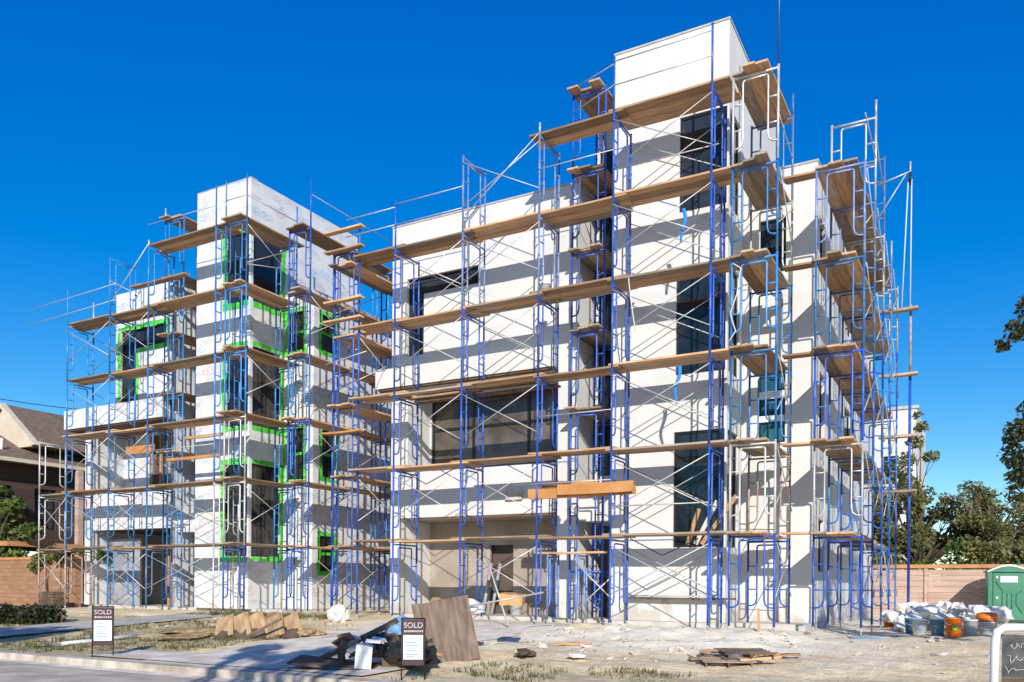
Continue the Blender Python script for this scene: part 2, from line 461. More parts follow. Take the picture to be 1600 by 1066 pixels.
def ground_mat():
    m = new_mat('ground_dirt', (0.4, 0.36, 0.3), 0.97)
    b = m.node_tree.nodes['Principled BSDF']
    tc = node(m, 'ShaderNodeTexCoord')
    sep = node(m, 'ShaderNodeSeparateXYZ'); link(m, tc.outputs['Object'], sep.inputs[0])
    def nz(scale, detail=6):
        n = node(m, 'ShaderNodeTexNoise'); n.inputs['Scale'].default_value = scale; n.inputs['Detail'].default_value = detail
        link(m, tc.outputs['Object'], n.inputs['Vector']); return n.outputs[0]
    def ramp(src, p0, c0, p1, c1):
        r = node(m, 'ShaderNodeValToRGB')
        r.color_ramp.elements[0].position = p0; r.color_ramp.elements[0].color = (*c0, 1)
        r.color_ramp.elements[1].position = p1; r.color_ramp.elements[1].color = (*c1, 1)
        link(m, src, r.inputs[0]); return r.outputs[0]
    def rng(src, a, b_, lo=0.0, hi=1.0):
        r = node(m, 'ShaderNodeMapRange')
        r.inputs['From Min'].default_value = a; r.inputs['From Max'].default_value = b_
        r.inputs['To Min'].default_value = lo; r.inputs['To Max'].default_value = hi
        link(m, src, r.inputs[0]); return r.outputs[0]
    def mul(*srcs):
        cur = srcs[0]
        for s in srcs[1:]:
            n = node(m, 'ShaderNodeMath', operation='MULTIPLY'); link(m, cur, n.inputs[0]); link(m, s, n.inputs[1]); cur = n.outputs[0]
        return cur
    def add(a, c):
        n = node(m, 'ShaderNodeMath', operation='ADD'); n.use_clamp = True; link(m, a, n.inputs[0]); link(m, c, n.inputs[1]); return n.outputs[0]
    def mixc(f, a, c):
        n = node(m, 'ShaderNodeMix', data_type='RGBA'); link(m, f, n.inputs[0]); link(m, a, n.inputs[6])
        if isinstance(c, tuple): n.inputs[7].default_value = (*c, 1)
        else: link(m, c, n.inputs[7])
        return n.outputs[2]
    X, Y = sep.outputs[0], sep.outputs[1]
    n1, n2, n3 = nz(0.9, 8), nz(5.0, 8), nz(18, 6)
    dirt = ramp(n1, 0.32, (0.72, 0.55, 0.32), 0.66, (0.90, 0.76, 0.49))
    dirt = mixc(rng(n2, 0.46, 0.60, 0, 0.45), dirt, (0.54, 0.39, 0.22))
    # plaster dust near the walls
    dust = mul(rng(Y, 13.2, 15.6), rng(X, -12.5, -8.5), rng(X, -0.5, -3.5), rng(n1, 0.30, 0.46))
    cur = mixc(dust, dirt, ramp(n2, 0.35, (0.80, 0.70, 0.52), 0.62, (0.92, 0.85, 0.70)))
    # dry grass on the left lawn and along the front edge
    lawn = mul(rng(X, -13.6, -14.6), rng(Y, 17.2, 15.6), rng(n1, 0.36, 0.48))
    edge = mul(rng(Y, 12.6, 11.6), rng(X, -7.5, -6.5), rng(n1, 0.42, 0.56))
    far = rng(Y, 30, 45)
    cur = mixc(mul(add(lawn, edge), rng(n3, 0.38, 0.58, 0.35, 1.0)), cur, ramp(n2, 0.38, (0.17, 0.17, 0.05), 0.60, (0.42, 0.34, 0.17)))
    cur = mixc(far, cur, (0.16, 0.16, 0.07))
    mpt = node(m, 'ShaderNodeMapping'); mpt.inputs['Scale'].default_value = (0.22, 2.6, 1); mpt.inputs['Rotation'].default_value = (0, 0, 0.12); link(m, tc.outputs['Object'], mpt.inputs[0])
    trk = node(m, 'ShaderNodeTexNoise'); trk.inputs['Scale'].default_value = 1.3; trk.inputs['Detail'].default_value = 7; link(m, mpt.outputs[0], trk.inputs['Vector'])
    cur = mixc(mul(rng(trk.outputs[0], 0.52, 0.62, 0, 0.5), rng(X, -9.5, -8), rng(Y, 15.8, 14.6)), cur, (0.46, 0.35, 0.22))
    # fine speckle
    cur = mixc(rng(n3, 0.58, 0.72, 0, 0.4), cur, (0.38, 0.29, 0.20))
    link(m, cur, b.inputs['Base Color'])
    bp = node(m, 'ShaderNodeBump'); bp.inputs['Strength'].default_value = 0.5; bp.inputs['Distance'].default_value = 0.05
    sm = node(m, 'ShaderNodeMath', operation='ADD'); link(m, n2, sm.inputs[0]); link(m, n3, sm.inputs[1])
    link(m, sm.outputs[0], bp.inputs['Height']); link(m, bp.outputs[0], b.inputs['Normal'])
    return m
M['ground'] = ground_mat()
struct('ground', mb, 'ground')

def slab(name, fn_l, fn_r, y0, y1, mat, off=0.012, ny=24, nxx=8):
    s = MB()
    for j in range(ny + 1):
        y = y0 + (y1 - y0) * j / ny
        for i in range(nxx + 1):
            x = fn_l(y) + (fn_r(y) - fn_l(y)) * i / nxx
            s.v.append((x, y, g(x, y) + off))
    for j in range(ny):
        for i in range(nxx):
            a = j * (nxx + 1) + i
            s.f.append((a, a + 1, a + nxx + 2, a + nxx + 1)); s.sm.append(True)
    return struct(name, s, mat)
slab('driveway', lambda y: -13.4 - 0.10 * math.sin(y * 3), lambda y: -8.9 + 0.25 * math.sin(y * 2.1), 9.9, 19.4, 'concrete')
slab('left_driveway', lambda y: interp(y, [9.9, 17.8], [-24.6, -21.2]), lambda y: interp(y, [9.9, 17.8], [-21.4, -19.0]), 9.9, 17.8, 'walk', off=0.04)
slab('sidewalk', lambda y: -15.0 + 0.1 * math.sin(y * 5), lambda y: -8.2, 10.05, 11.25, 'concrete', off=0.03)
s = MB(); s.quad((-300, -8, -0.72), (300, -8, -0.72), (300, 9.3, -0.72), (-300, 9.3, -0.72)); struct('road', s, 'road')
s = MB(); s.quad((-300, 9.3, -0.716), (300, 9.3, -0.716), (300, 9.62, -0.71), (-300, 9.62, -0.71)); struct('gutter', s, 'concrete')
s = MB()
for i in range(40):
    x0 = -60 + 2.4 * i
    s.box(x0, x0 + 2.39, 9.62, 9.92, -0.85, -0.585)
struct('kerb', s, 'kerb')

# ------------------------------------------------------------------ walls with openings
def holed_wall(mb, axis, at, thick, u0, u1, z0, z1, holes):
    """solid wall in the plane axis='Y' (u = X) or axis='X' (u = Y); front face at `at`, body extends by `thick` (signed)"""
    us = sorted(set([u0, u1] + [h[0] for h in holes] + [h[1] for h in holes]))
    zs = sorted(set([z0, z1] + [h[2] for h in holes] + [h[3] for h in holes]))
    us = [u for u in us if u0 <= u <= u1]; zs = [z for z in zs if z0 <= z <= z1]
    def solid(i, j):
        if i < 0 or j < 0 or i >= len(us) - 1 or j >= len(zs) - 1: return False
        cu, cz = (us[i] + us[i+1]) / 2, (zs[j] + zs[j+1]) / 2
        return not any(h[0] < cu < h[1] and h[2] < cz < h[3] for h in holes)
    def P(u, d, z):
        return (u, at + d, z) if axis == 'Y' else (at + d, u, z)
    for i in range(len(us) - 1):
        for j in range(len(zs) - 1):
            if not solid(i, j): continue
            a, b, c, d = us[i], us[i+1], zs[j], zs[j+1]
            mb.quad(P(a, 0, c), P(b, 0, c), P(b, 0, d), P(a, 0, d))
            mb.quad(P(b, thick, c), P(a, thick, c), P(a, thick, d), P(b, thick, d))
            if not solid(i-1, j): mb.quad(P(a, thick, c), P(a, 0, c), P(a, 0, d), P(a, thick, d))
            if not solid(i+1, j): mb.quad(P(b, 0, c), P(b, thick, c), P(b, thick, d), P(b, 0, d))
            if not solid(i, j-1): mb.quad(P(a, thick, c), P(b, thick, c), P(b, 0, c), P(a, 0, c))
            if not solid(i, j+1): mb.quad(P(a, 0, d), P(b, 0, d), P(b, thick, d), P(a, thick, d))

def window(parent, axis, at, u0, u1, z0, z1, depth, glass='glass', mull=(), trans=(), fw=0.06, tape=0.0, skip='', b0=None):
    """window part: frame mesh, with pane (and tape) as sub-parts. `at` wall face, depth signed inward"""
    def bx(mb, ua, ub, da, db, za, zb):
        if axis == 'Y': mb.box(ua, ub, min(at+da, at+db), max(at+da, at+db), za, zb)
        else: mb.box(min(at+da, at+db), max(at+da, at+db), ua, ub, za, zb)
    sg = 1 if depth > 0 else -1
    d0, d1 = depth, depth + 0.06 * sg
    f = MB()
    e = 0.003
    bx(f, u0+e, u1-e, d0, d1, z0+e, z0 + fw); bx(f, u0+e, u1-e, d0, d1, z1 - fw, z1-e)
    bx(f, u0+e, u0 + fw, d0, d1, z0 + fw, z1 - fw); bx(f, u1 - fw, u1-e, d0, d1, z0 + fw, z1 - fw)
    cuts = sorted(trans)
    for t in cuts: bx(f, u0 + fw, u1 - fw, d0, d1, t - fw/2, t + fw/2)
    zseg = [z0 + fw] + [q for t in cuts for q in (t - fw/2, t + fw/2)] + [z1 - fw]
    for q in mull:
        for a, b in zip(zseg[::2], zseg[1::2]): bx(f, q - fw/2, q + fw/2, d0, d1, a, b)
    w = f.build('window', 'frame_black', parent)
    p = MB(); bx(p, u0 + fw, u1 - fw, depth + 0.025*sg, depth + 0.035*sg, z0 + fw, z1 - fw)
    p.build('pane', glass, w)
    if tape:
        t = MB(); rnd = random.Random(int((u0 * 31 + z0 * 17) * 100))
        def strip(ua, ub, za, zb):
            # ragged strips: several short overlapping lengths with uneven edges
            n = max(2, int(max(ub - ua, zb - za) / 0.35))
            for k in range(n):
                j = lambda: rnd.uniform(-0.035, 0.035)
                if ub - ua > zb - za:
                    a, b = ua + (ub-ua) * k / n, ua + (ub-ua) * (k+1) / n
                    bx(t, a, b, -0.004 * sg, -0.009 * sg, za + j(), zb + j())
                else:
                    a, b = za + (zb-za) * k / n, za + (zb-za) * (k+1) / n
                    bx(t, ua + j(), ub + j(), -0.004 * sg, -0.009 * sg, a, b)
        T = tape
        ul, ur = (u0 if 'l' in skip else u0 - T), (u1 if 'r' in skip else u1 + T)
        if 't' not in skip: strip(ul, ur, z1 - 0.01, z1 + T)
        if 'b' not in skip: strip(ul, ur, z0 - T, z0 + 0.01)
        elif b0 is not None: strip(b0, ur, z0 - T, z0 + 0.01)
        if 'l' not in skip: strip(u0 - T, u0 + 0.01, z0 + 0.03, z1 - 0.03)
        if 'r' not in skip: strip(u1 - 0.01, u1 + T, z0 + 0.03, z1 - 0.03)
        for q in trans:
            bx(t, u0 + 0.01, u1 - 0.01, depth - 0.01*sg, depth - 0.004*sg, q - 0.05, q + 0.05)
        t.build('flashing_tape', 'tape', w)
    return w

def sc(p, ynew, yold=19.85):
    k = ynew / yold
    return p * k
def zc(z, ynew, yold=19.85):
    return 0.82 + (z - 0.82) * ynew / yold

# ------------------------------------------------------------------ right house (finished white stucco)
YT, YB, YL = 19.62, 19.9, 21.1
house_r = thing('townhouse', (-9.0, 25.0, -0.1), 'finished white stucco modern house with four storey tower, right half of the picture', 'house')
# tower
TXL, TXR, TTOP = -8.06, -5.17, 14.24
L4 = (-6.36, TXR - 0.04, 9.92, 12.22); L3 = (-6.42, TXR - 0.04, 5.98, 8.55); L2 = (-6.45, TXR - 0.04, 1.80, 4.60)
mb = MB()
corner = 0.0
fronts = [L4, L3, L2]
holed_wall(mb, 'Y', YT, 0.10, TXL, TXR, 0.0, TTOP, [(h[0], h[1] - corner, h[2], h[3]) for h in fronts])
side_h = [(YT + 0.12, YT + 1.12, h[2], h[3]) for h in fronts]
holed_wall(mb, 'X', TXR, -0.25, YT + 0.10, 24.8, 0.0, TTOP, side_h)
mb.box(TXL, TXL + 0.25, YT + 0.10, 24.8, 0.0, TTOP)
mb.box(TXL + 0.25, TXR - 0.25, 24.55, 24.8, 0.0, TTOP)
mb.build('tower_wall', 'stucco', house_r)
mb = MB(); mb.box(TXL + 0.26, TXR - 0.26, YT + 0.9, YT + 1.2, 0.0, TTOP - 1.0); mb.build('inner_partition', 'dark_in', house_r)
mb = MB(); mb.box(TXL + 0.25, TXR - 0.25, YT + 0.25, 24.55, 12.9, 13.0); mb.build('tower_roof', 'cap', house_r)
mb = MB(); mb.box(TXL - 0.02, TXR + 0.02, YT - 0.02, YT + 0.27, TTOP + 0.002, TTOP + 0.05); mb.box(TXR - 0.27, TXR + 0.02, YT + 0.27, 24.8, TTOP + 0.002, TTOP + 0.05)
mb.build('parapet_cap', 'cap', house_r)
for h, gl, tr in ((L4, 'glass', ()), (L3, 'glass', ()), (L2, 'glass', (4.02,))):
    window(house_r, 'Y', YT, h[0], h[1] - corner, h[2], h[3], 0.05, gl, (), tr, 0.055)
    window(house_r, 'X', TXR, YT + 0.12, YT + 1.12, h[2], h[3], -0.06, 'glass', (), tr, 0.055)
# ground slab and plinth
mb = MB(); mb.box(-15.20, -3.42, 20.0, 34, -0.3, -0.004); mb.box(TXL + 0.02, TXR - 0.02, YT + 0.02, 20.0, -0.3, -0.004); mb.build('foundation', 'foundation', house_r)
# left block
BXL, BXR, BTOP = -15.22, -9.17, 11.42
mb = MB()
holes = [(-14.68, -14.08, 7.55, 9.30), (-14.68, -12.23, 9.30, 9.82), (-14.62, -9.74, 4.13, 6.60), (-14.87, -9.74, -0.01, 2.76)]
holed_wall(mb, 'Y', YB, 0.28, BXL, BXR, 0.0, BTOP, holes)
mb.box(BXR - 0.25, BXR, YB + 0.28, 34, 0.0, BTOP)
mb.box(BXL, BXL + 0.25, YB + 0.28, 34, 0.0, BTOP)
mb.build('block_wall', 'stucco', house_r)
mb = MB(); mb.box(BXL - 0.02, BXR + 0.02, YB - 0.02, YB + 0.3, BTOP + 0.002, BTOP + 0.045); mb.build('parapet_cap', 'cap', house_r)
mb = MB(); mb.box(BXL + 0.25, BXR - 0.25, YB + 0.28, 34, 10.6, 10.7); mb.build('block_roof', 'cap', house_r)
window(house_r, 'Y', YB, -14.68, -14.08, 7.55, 9.30, 0.10, 'glass', (), (), 0.05)
window(house_r, 'Y', YB, -14.68, -12.23, 9.30, 9.82, 0.10, 'glass', (), (), 0.05)
# balcony recess
mb = MB()
mb.box(-14.97, -14.62, YB + 0.28, 21.05, 4.13, 6.60); mb.box(-9.74, -9.45, YB + 0.28, 21.05, 4.13, 6.60)
mb.box(-14.62, -9.74, YB + 0.28, 21.3, 3.95, 4.12)
holed_wall(mb, 'Y', 21.05, 0.2, -14.97, -9.45, 4.13, 6.60, [(-14.58, -10.25, 4.30, 6.45)])
mb.build('balcony_wall', 'stucco', house_r)
mb = MB(); mb.box(-14.62, -9.74, YB + 0.28, 21.05, 6.61, 6.68); mb.build('balcony_ceiling', 'soffit', house_r)
window(house_r, 'Y', 21.05, -14.58, -10.25, 4.30, 6.45, 0.05, 'glass_brown', (-13.09, -11.24), (5.55,), 0.085)
mb = MB(); mb.box(-11.15, -10.35, 21.155, 21.165, 4.42, 5.45); mb.build('painted_reflection_pane', 'glass_teal', house_r)  # sky reflection put in as a teal-coloured pane
MB().box(-13.0, -11.32, 21.155, 21.165, 4.40, 5.48).build('tan_panel', 'tan_panel', house_r)
# cornice band with raw timber underside
mb = MB(); mb.box(-15.66, -9.75, YB - 0.22, YB - 0.003, 6.64, 7.20); mb.box(-15.66, BXL - 0.003, YB - 0.003, YB + 1.5, 6.64, 7.20); mb.build('cornice_band', 'stucco', house_r)
mb = MB(); mb.box(-15.60, -9.80, YB - 0.17, YB - 0.006, 6.58, 6.637); mb.build('cornice_soffit', 'soffit', house_r)
# garage recess
for xa, xb in ((-15.0, -14.87), (-9.74, -9.45)):
    MB().box(xa, xb, YB + 0.28, 21.6, 0.0, 2.76).build('garage_side_wall', 'stucco', house_r)
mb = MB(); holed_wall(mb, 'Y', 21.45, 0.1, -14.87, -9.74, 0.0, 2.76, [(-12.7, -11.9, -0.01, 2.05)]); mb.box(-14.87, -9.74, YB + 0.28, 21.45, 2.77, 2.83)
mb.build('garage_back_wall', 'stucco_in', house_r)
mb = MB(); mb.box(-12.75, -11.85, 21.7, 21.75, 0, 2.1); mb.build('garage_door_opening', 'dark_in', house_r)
mb = MB(); mb.box(-14.86, -9.75, YB - 0.012, YB - 0.003, 2.745, 2.80); mb.build('lintel_strip', 'soffit', house_r)
# stair hall in the gap, tall dark windows, canopy and entry
HXL, HXR, HY = BXR, TXL, 21.05
mb = MB(); holed_wall(mb, 'Y', HY, 0.2, HXL, HXR, 0.0, 13.25, [(HXL + 0.10, HXR - 0.08, 3.85, 12.75), (HXL + 0.05, HXR - 0.02, -0.01, 2.5)])
mb.box(HXL, HXL + 0.2, HY + 0.2, 24.8, BTOP, 13.25)
mb.build('hall_wall', 'stucco', house_r)
window(house_r, 'Y', HY, HXL + 0.10, HXR - 0.08, 3.85, 12.75, 0.06, 'glass', (-8.78, -8.46), (5.6, 7.4, 9.2, 11.0), 0.05)
mb = MB(); mb.box(HXL + 0.003, HXR - 0.003, 20.1, HY - 0.003, 2.55, 3.30); mb.build('entry_canopy', 'stucco', house_r)
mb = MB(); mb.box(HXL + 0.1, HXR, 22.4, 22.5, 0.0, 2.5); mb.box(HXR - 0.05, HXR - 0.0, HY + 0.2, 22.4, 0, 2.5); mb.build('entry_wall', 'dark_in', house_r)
d = MB(); d.box(-8.52, -8.10, 20.5, 20.55, 0.0, 2.3); d = d.build('entry_door', 'brown_door', house_r)
mb = MB(); mb.lathe([(0.03, 0), (0.035, 0.02), (0.02, 0.05)], 8, (-8.45, 20.47, 1.0)); mb.build('door_knob', 'galv', d)
# round wall lamp box on the parapet
mb = MB(); mb.box(-11.25, -10.75, YB - 0.10, YB - 0.003, 3.18, 3.42); mb.build('wall_vent', 'rubble', house_r)
# lower right block
LXR, LTOP = -3.40, 11.13
wl = [(-4.79, -4.13, 8.62, 9.95), (-4.77, -4.12, 4.42, 6.18)]
ws = [(21.5, 22.3, 8.62, 9.95), (21.6, 22.4, 4.42, 6.18), (21.6, 22.4, 1.25, 2.55), (26.0, 27.6, 4.42, 6.2), (26.0, 27.6, 8.4, 9.9)]
mb = MB()
holed_wall(mb, 'Y', YL, 0.25, TXR + 0.003, LXR, 0.0, LTOP, wl)
holed_wall(mb, 'X', LXR, -0.25, YL + 0.25, 34, 0.0, LTOP, ws)
mb.box(TXR, LXR - 0.25, 24.8, 34, 10.3, 10.4)
mb.build('side_block_wall', 'stucco', house_r)
mb = MB(); mb.box(TXR + 0.01, LXR + 0.02, YL - 0.02, YL + 0.27, LTOP + 0.002, LTOP + 0.05); mb.box(LXR - 0.27, LXR + 0.02, YL + 0.27, 34, LTOP + 0.002, LTOP + 0.05); mb.build('parapet_cap', 'cap', house_r)
window(house_r, 'Y', YL, *wl[0], 0.08, 'glass', (), (9.30,), 0.05)
window(house_r, 'Y', YL, *wl[1], 0.08, 'glass_teal', (), (5.02, 5.62), 0.05)
for za, zb_ in ((5.52, 5.70), (4.95, 5.10)):
    MB().box(wl[1][0] + 0.02, wl[1][1] - 0.02, YL + 0.02, YL + 0.07, za, zb_).build('window_rail', 'white_paint', house_r)
for h in ws: window(house_r, 'X', LXR, *h, -0.08, 'glass', (), ((h[2] + h[3]) / 2,), 0.05)

# ------------------------------------------------------------------ left house (unfinished, house wrap and green tape)
YT2, YB2, YL2 = 19.80, 19.85, 21.35
house_l = thing('townhouse', (-24.5, 25.0, -0.1), 'unfinished white wrapped house with green taped windows, left half of the picture', 'house')
AXL, AXR, ATOP = -23.55, -20.98, 14.24
l4 = (-22.10, AXR - 0.03, 10.19, 12.5); l3 = (-22.08, AXR - 0.03, 6.09, 8.72); l2 = (-22.12, AXR - 0.03, 1.74, 4.83)
mb = MB()
fronts = [l4, l3, l2]
holed_wall(mb, 'Y', YT2, 0.10, AXL, AXR, 0.0, ATOP, [(h[0], h[1] - 0.05, h[2], h[3]) for h in fronts])
holed_wall(mb, 'X', AXR, -0.25, YT2 + 0.10, 25.2, 0.0, ATOP, [(YT2 + 0.12, YT2 + 1.40, h[2], h[3]) for h in fronts])
mb.box(AXL, AXL + 0.25, YT2 + 0.10, 25.2, 0, ATOP)
mb.box(AXL + 0.25, AXR - 0.25, 24.95, 25.2, 0, ATOP)
mb.build('tower_wall', 'wrap', house_l)
mb = MB(); mb.box(AXL + 0.26, AXR - 0.8, YT2 + 1.6, YT2 + 1.9, 0, ATOP - 1); mb.build('inner_partition', 'dark_in', house_l)
mb = MB(); mb.box(AXL + 0.25, AXR - 0.25, YT2 + 0.25, 24.95, 12.9, 13.0); mb.build('tower_roof', 'cap', house_l)
mb = MB(); mb.box(AXL - 0.01, AXR + 0.01, YT2 - 0.01, YT2 + 0.26, ATOP + 0.002, ATOP + 0.03); mb.build('parapet_cap', 'cap', house_l)
for h, gl in ((l4, 'glass'), (l3, 'glass_raw'), (l2, 'glass_raw')):
    window(house_l, 'Y', YT2, h[0], h[1] - 0.05, h[2], h[3], 0.05, gl, (), (), 0.05, tape=0.17, skip='r')
    window(house_l, 'X', AXR, YT2 + 0.12, YT2 + 1.40, h[2], h[3], -0.06, gl, (), (), 0.05, tape=0.15, skip='l')
# lower block to the right of the tower
CXR, CTOP = -19.62, 10.78
wl2 = [(-20.95 + 0.12, -20.08, 8.80, 10.18), (-20.86, -20.05, 4.42, 6.2)]
ws2 = [(21.72, 22.42, 8.85, 10.1), (21.8, 22.48, 4.5, 6.15), (21.72, 22.42, 1.28, 2.5)]
mb = MB()
holed_wall(mb, 'Y', YL2, 0.25, AXR + 0.003, CXR, 0.0, CTOP, wl2)
holed_wall(mb, 'X', CXR, -0.25, YL2 + 0.25, 34, 0.0, CTOP, ws2)
mb.box(AXR, CXR - 0.25, 25.2, 34, 10.0, 10.1)
mb.build('side_block_wall', 'wrap', house_l)
mb = MB(); mb.box(AXR + 0.01, CXR + 0.02, YL2 - 0.02, YL2 + 0.27, CTOP + 0.002, CTOP + 0.04); mb.box(CXR - 0.27, CXR + 0.02, YL2 + 0.27, 34, CTOP + 0.002, CTOP + 0.04); mb.build('parapet_cap', 'cap', house_l)
for h in wl2: window(house_l, 'Y', YL2, *h, 0.06, 'glass_raw', (), ((h[2] + h[3]) / 2,), 0.045, tape=0.13)
for h in ws2: window(house_l, 'X', CXR, *h, -0.06, 'glass_raw', (), ((h[2] + h[3]) / 2,), 0.045, tape=0.13)
# left block: top storey, terrace slab, open lower storeys
DXR = -24.92
mb = MB()
holed_wall(mb, 'Y', YB2, 0.25, -27.93, DXR, 7.365, 11.5, [(-27.66, -26.80, 7.45, 9.36), (-27.66, -25.13, 9.36, 10.10)])
mb.box(-27.93, -27.68, YB2 + 0.25, 30, 7.36, 11.5)
mb.box(DXR - 0.25, DXR, YB2 + 0.25, 30, 0.0, 11.5)
mb.box(-27.68, DXR - 0.25, YB2 + 0.25, 30, 10.8, 10.9)
mb.build('block_wall', 'wrap', house_l)
window(house_l, 'Y', YB2, -27.66, -26.80, 7.45, 9.36, 0.07, 'glass', (), (), 0.05, tape=0.15, skip='t')
window(house_l, 'Y', YB2, -27.66, -25.13, 9.36, 10.10, 0.07, 'glass', (), (), 0.05, tape=0.15, skip='b', b0=-26.62)
mb = MB(); mb.box(-30.5, DXR - 0.003, YB2 - 0.35, YB2 - 0.003, 6.66, 7.36); mb.box(-30.5, -28.0, YB2 - 0.003, 26, 6.66, 7.36); mb.box(-28.0, DXR - 0.26, YB2 - 0.003, 26, 6.72, 7.0)
mb.build('terrace_slab', 'wrap', house_l)
mb = MB(); mb.box(-30.4, DXR - 0.01, YB2 - 0.28, 22.5, 6.60, 6.655); mb.build('terrace_soffit', 'soffit', house_l)
mb = MB(); mb.box(-29.70, DXR - 0.003, YB2, YB2 + 0.25, 2.80, 4.13); mb.box(-29.7, -29.4, YB2 + 0.25, 26, 0.0, 6.6)
mb.box(-29.70, -29.30, YB2, YB2 + 0.25, 0.0, 2.797); mb.box(-29.70, -29.30, YB2, YB2 + 0.25, 4.133, 6.6)
mb.box(-29.7, DXR, 21.3, 21.4, 4.13, 6.6)
mb.build('lower_wall', 'wrap', house_l)
mb = MB(); mb.box(-29.4, DXR - 0.26, YB2 + 0.25, 26, 3.9, 4.05); mb.box(-29.4, DXR - 0.26, YB2 + 0.26, 24, 2.81, 2.86); mb.box(-29.4, DXR - 0.26, 23.4, 23.5, 0, 2.8); mb.build('garage_ceiling', 'dark_in', house_l)
mb = MB(); mb.box(-29.28, -27.45, 20.6, 20.66, 0.0, 2.5); mb.build('garage_panel', 'gray_door', house_l)
mb = MB()
for i in range(8):
    x = -27.2 + 0.29 * i
    mb.box(x, x + 0.09, 21.6 + 0.25 * (i % 3), 21.64 + 0.25 * (i % 3), 0, 2.75)
mb.build('wall_stud', 'stud', house_l)
mb = MB(); mb.box(-27.75, -25.18, 21.2, 21.296, 4.14, 6.45); mb.build('balcony_shade_sheet', 'dark_in', house_l)  # dark sheet standing in for the shade inside the open balcony
for q in range(5):
    mb = MB(); mb.box(-27.6 + 0.5 * q, -27.5 + 0.5 * q, 21.12, 21.196, 4.14, 6.45); mb.build('balcony_stud', 'stud', house_l)
# stair gap
mb = MB(); holed_wall(mb, 'Y', 21.1, 0.2, DXR, AXL, 0.0, 13.2, [(DXR + 0.1, AXL - 0.1, 4.0, 12.7), (DXR + 0.05, AXL - 0.05, -0.01, 2.6)]); mb.build('hall_wall', 'wrap', house_l)
window(house_l, 'Y', 21.1, DXR + 0.1, AXL - 0.1, 4.0, 12.7, 0.06, 'glass_raw', (-24.5, -24.0), (5.6, 7.4, 9.2, 11.0), 0.05)
mb = MB(); mb.box(DXR, AXL, 22.4, 22.5, 0, 2.6); mb.build('entry_wall', 'dark_in', house_l)
mb = MB(); mb.box(DXR + 0.003, AXL - 0.003, 20.15, 21.09, 2.65, 3.3); mb.build('entry_canopy', 'wrap', house_l)
mb = MB(); mb.box(-29.70, -19.64, 20.0, 30, -0.3, -0.004); mb.build('foundation', 'foundation', house_l)

# ------------------------------------------------------------------ scaffolds
LEG, RUNG, BR = 0.027, 0.017, 0.0125
_frames = {}
def frame_mesh(w, h, mat):
    """walk-through frame: two legs, top bar, inner arch hooking into the legs, ladder rungs; lies in local XZ"""
    key = (round(w, 3), round(h, 3), mat)
    if key in _frames: return _frames[key]
    m = MB()
    m.tube([(0, 0, 0), (0, 0, h)], LEG); m.tube([(w, 0, 0), (w, 0, h)], LEG)
    m.tube([(0, 0, h - 0.06), (w, 0, h - 0.06)], LEG * 0.9)
    a = 0.22 * w
    jz = 0.20 * h
    for s_, x0 in ((1, 0.0), (-1, w)):
        hook = [(x0, 0, jz), (x0 + s_ * a * 0.55, 0, jz + 0.015), (x0 + s_ * a * 0.88, 0, jz + 0.07), (x0 + s_ * a, 0, jz + 0.18), (x0 + s_ * a, 0, h - 0.19), (x0 + s_ * a * 1.06, 0, h - 0.155), (x0 + s_ * a * 1.25, 0, h - 0.14)]
        m.tube(hook, RUNG * 1.25)
        for z in (0.40 * h, 0.68 * h):
            m.tube([(x0, 0, z), (x0 + s_ * a, 0, z)], RUNG)
        m.tube([(x0, 0, h * 0.5 - 0.02), (x0, 0, h * 0.5 + 0.02)], LEG * 1.35)   # brace stud collars
        m.tube([(x0, 0, h - 0.02), (x0, 0, h)], LEG * 1.25)
    m.tube([(a * 1.2, 0, h - 0.14), (w - a * 1.2, 0, h - 0.14)], RUNG * 1.25)
    _frames[key] = m.mesh('scaffold_frame', mat)
    return _frames[key]

_jack = {}
def jack_mesh(h):
    key = round(h, 2)
    if key not in _jack:
        m = MB(); m.tube([(0, 0, 0), (0, 0, h)], 0.018); m.box(-0.07, 0.07, -0.07, 0.07, 0, 0.012); m.tube([(0, 0, h * 0.55), (0, 0, h * 0.55 + 0.03)], 0.035, 8)
        _jack[key] = m.mesh('base_jack', 'galv')
    return _jack[key]

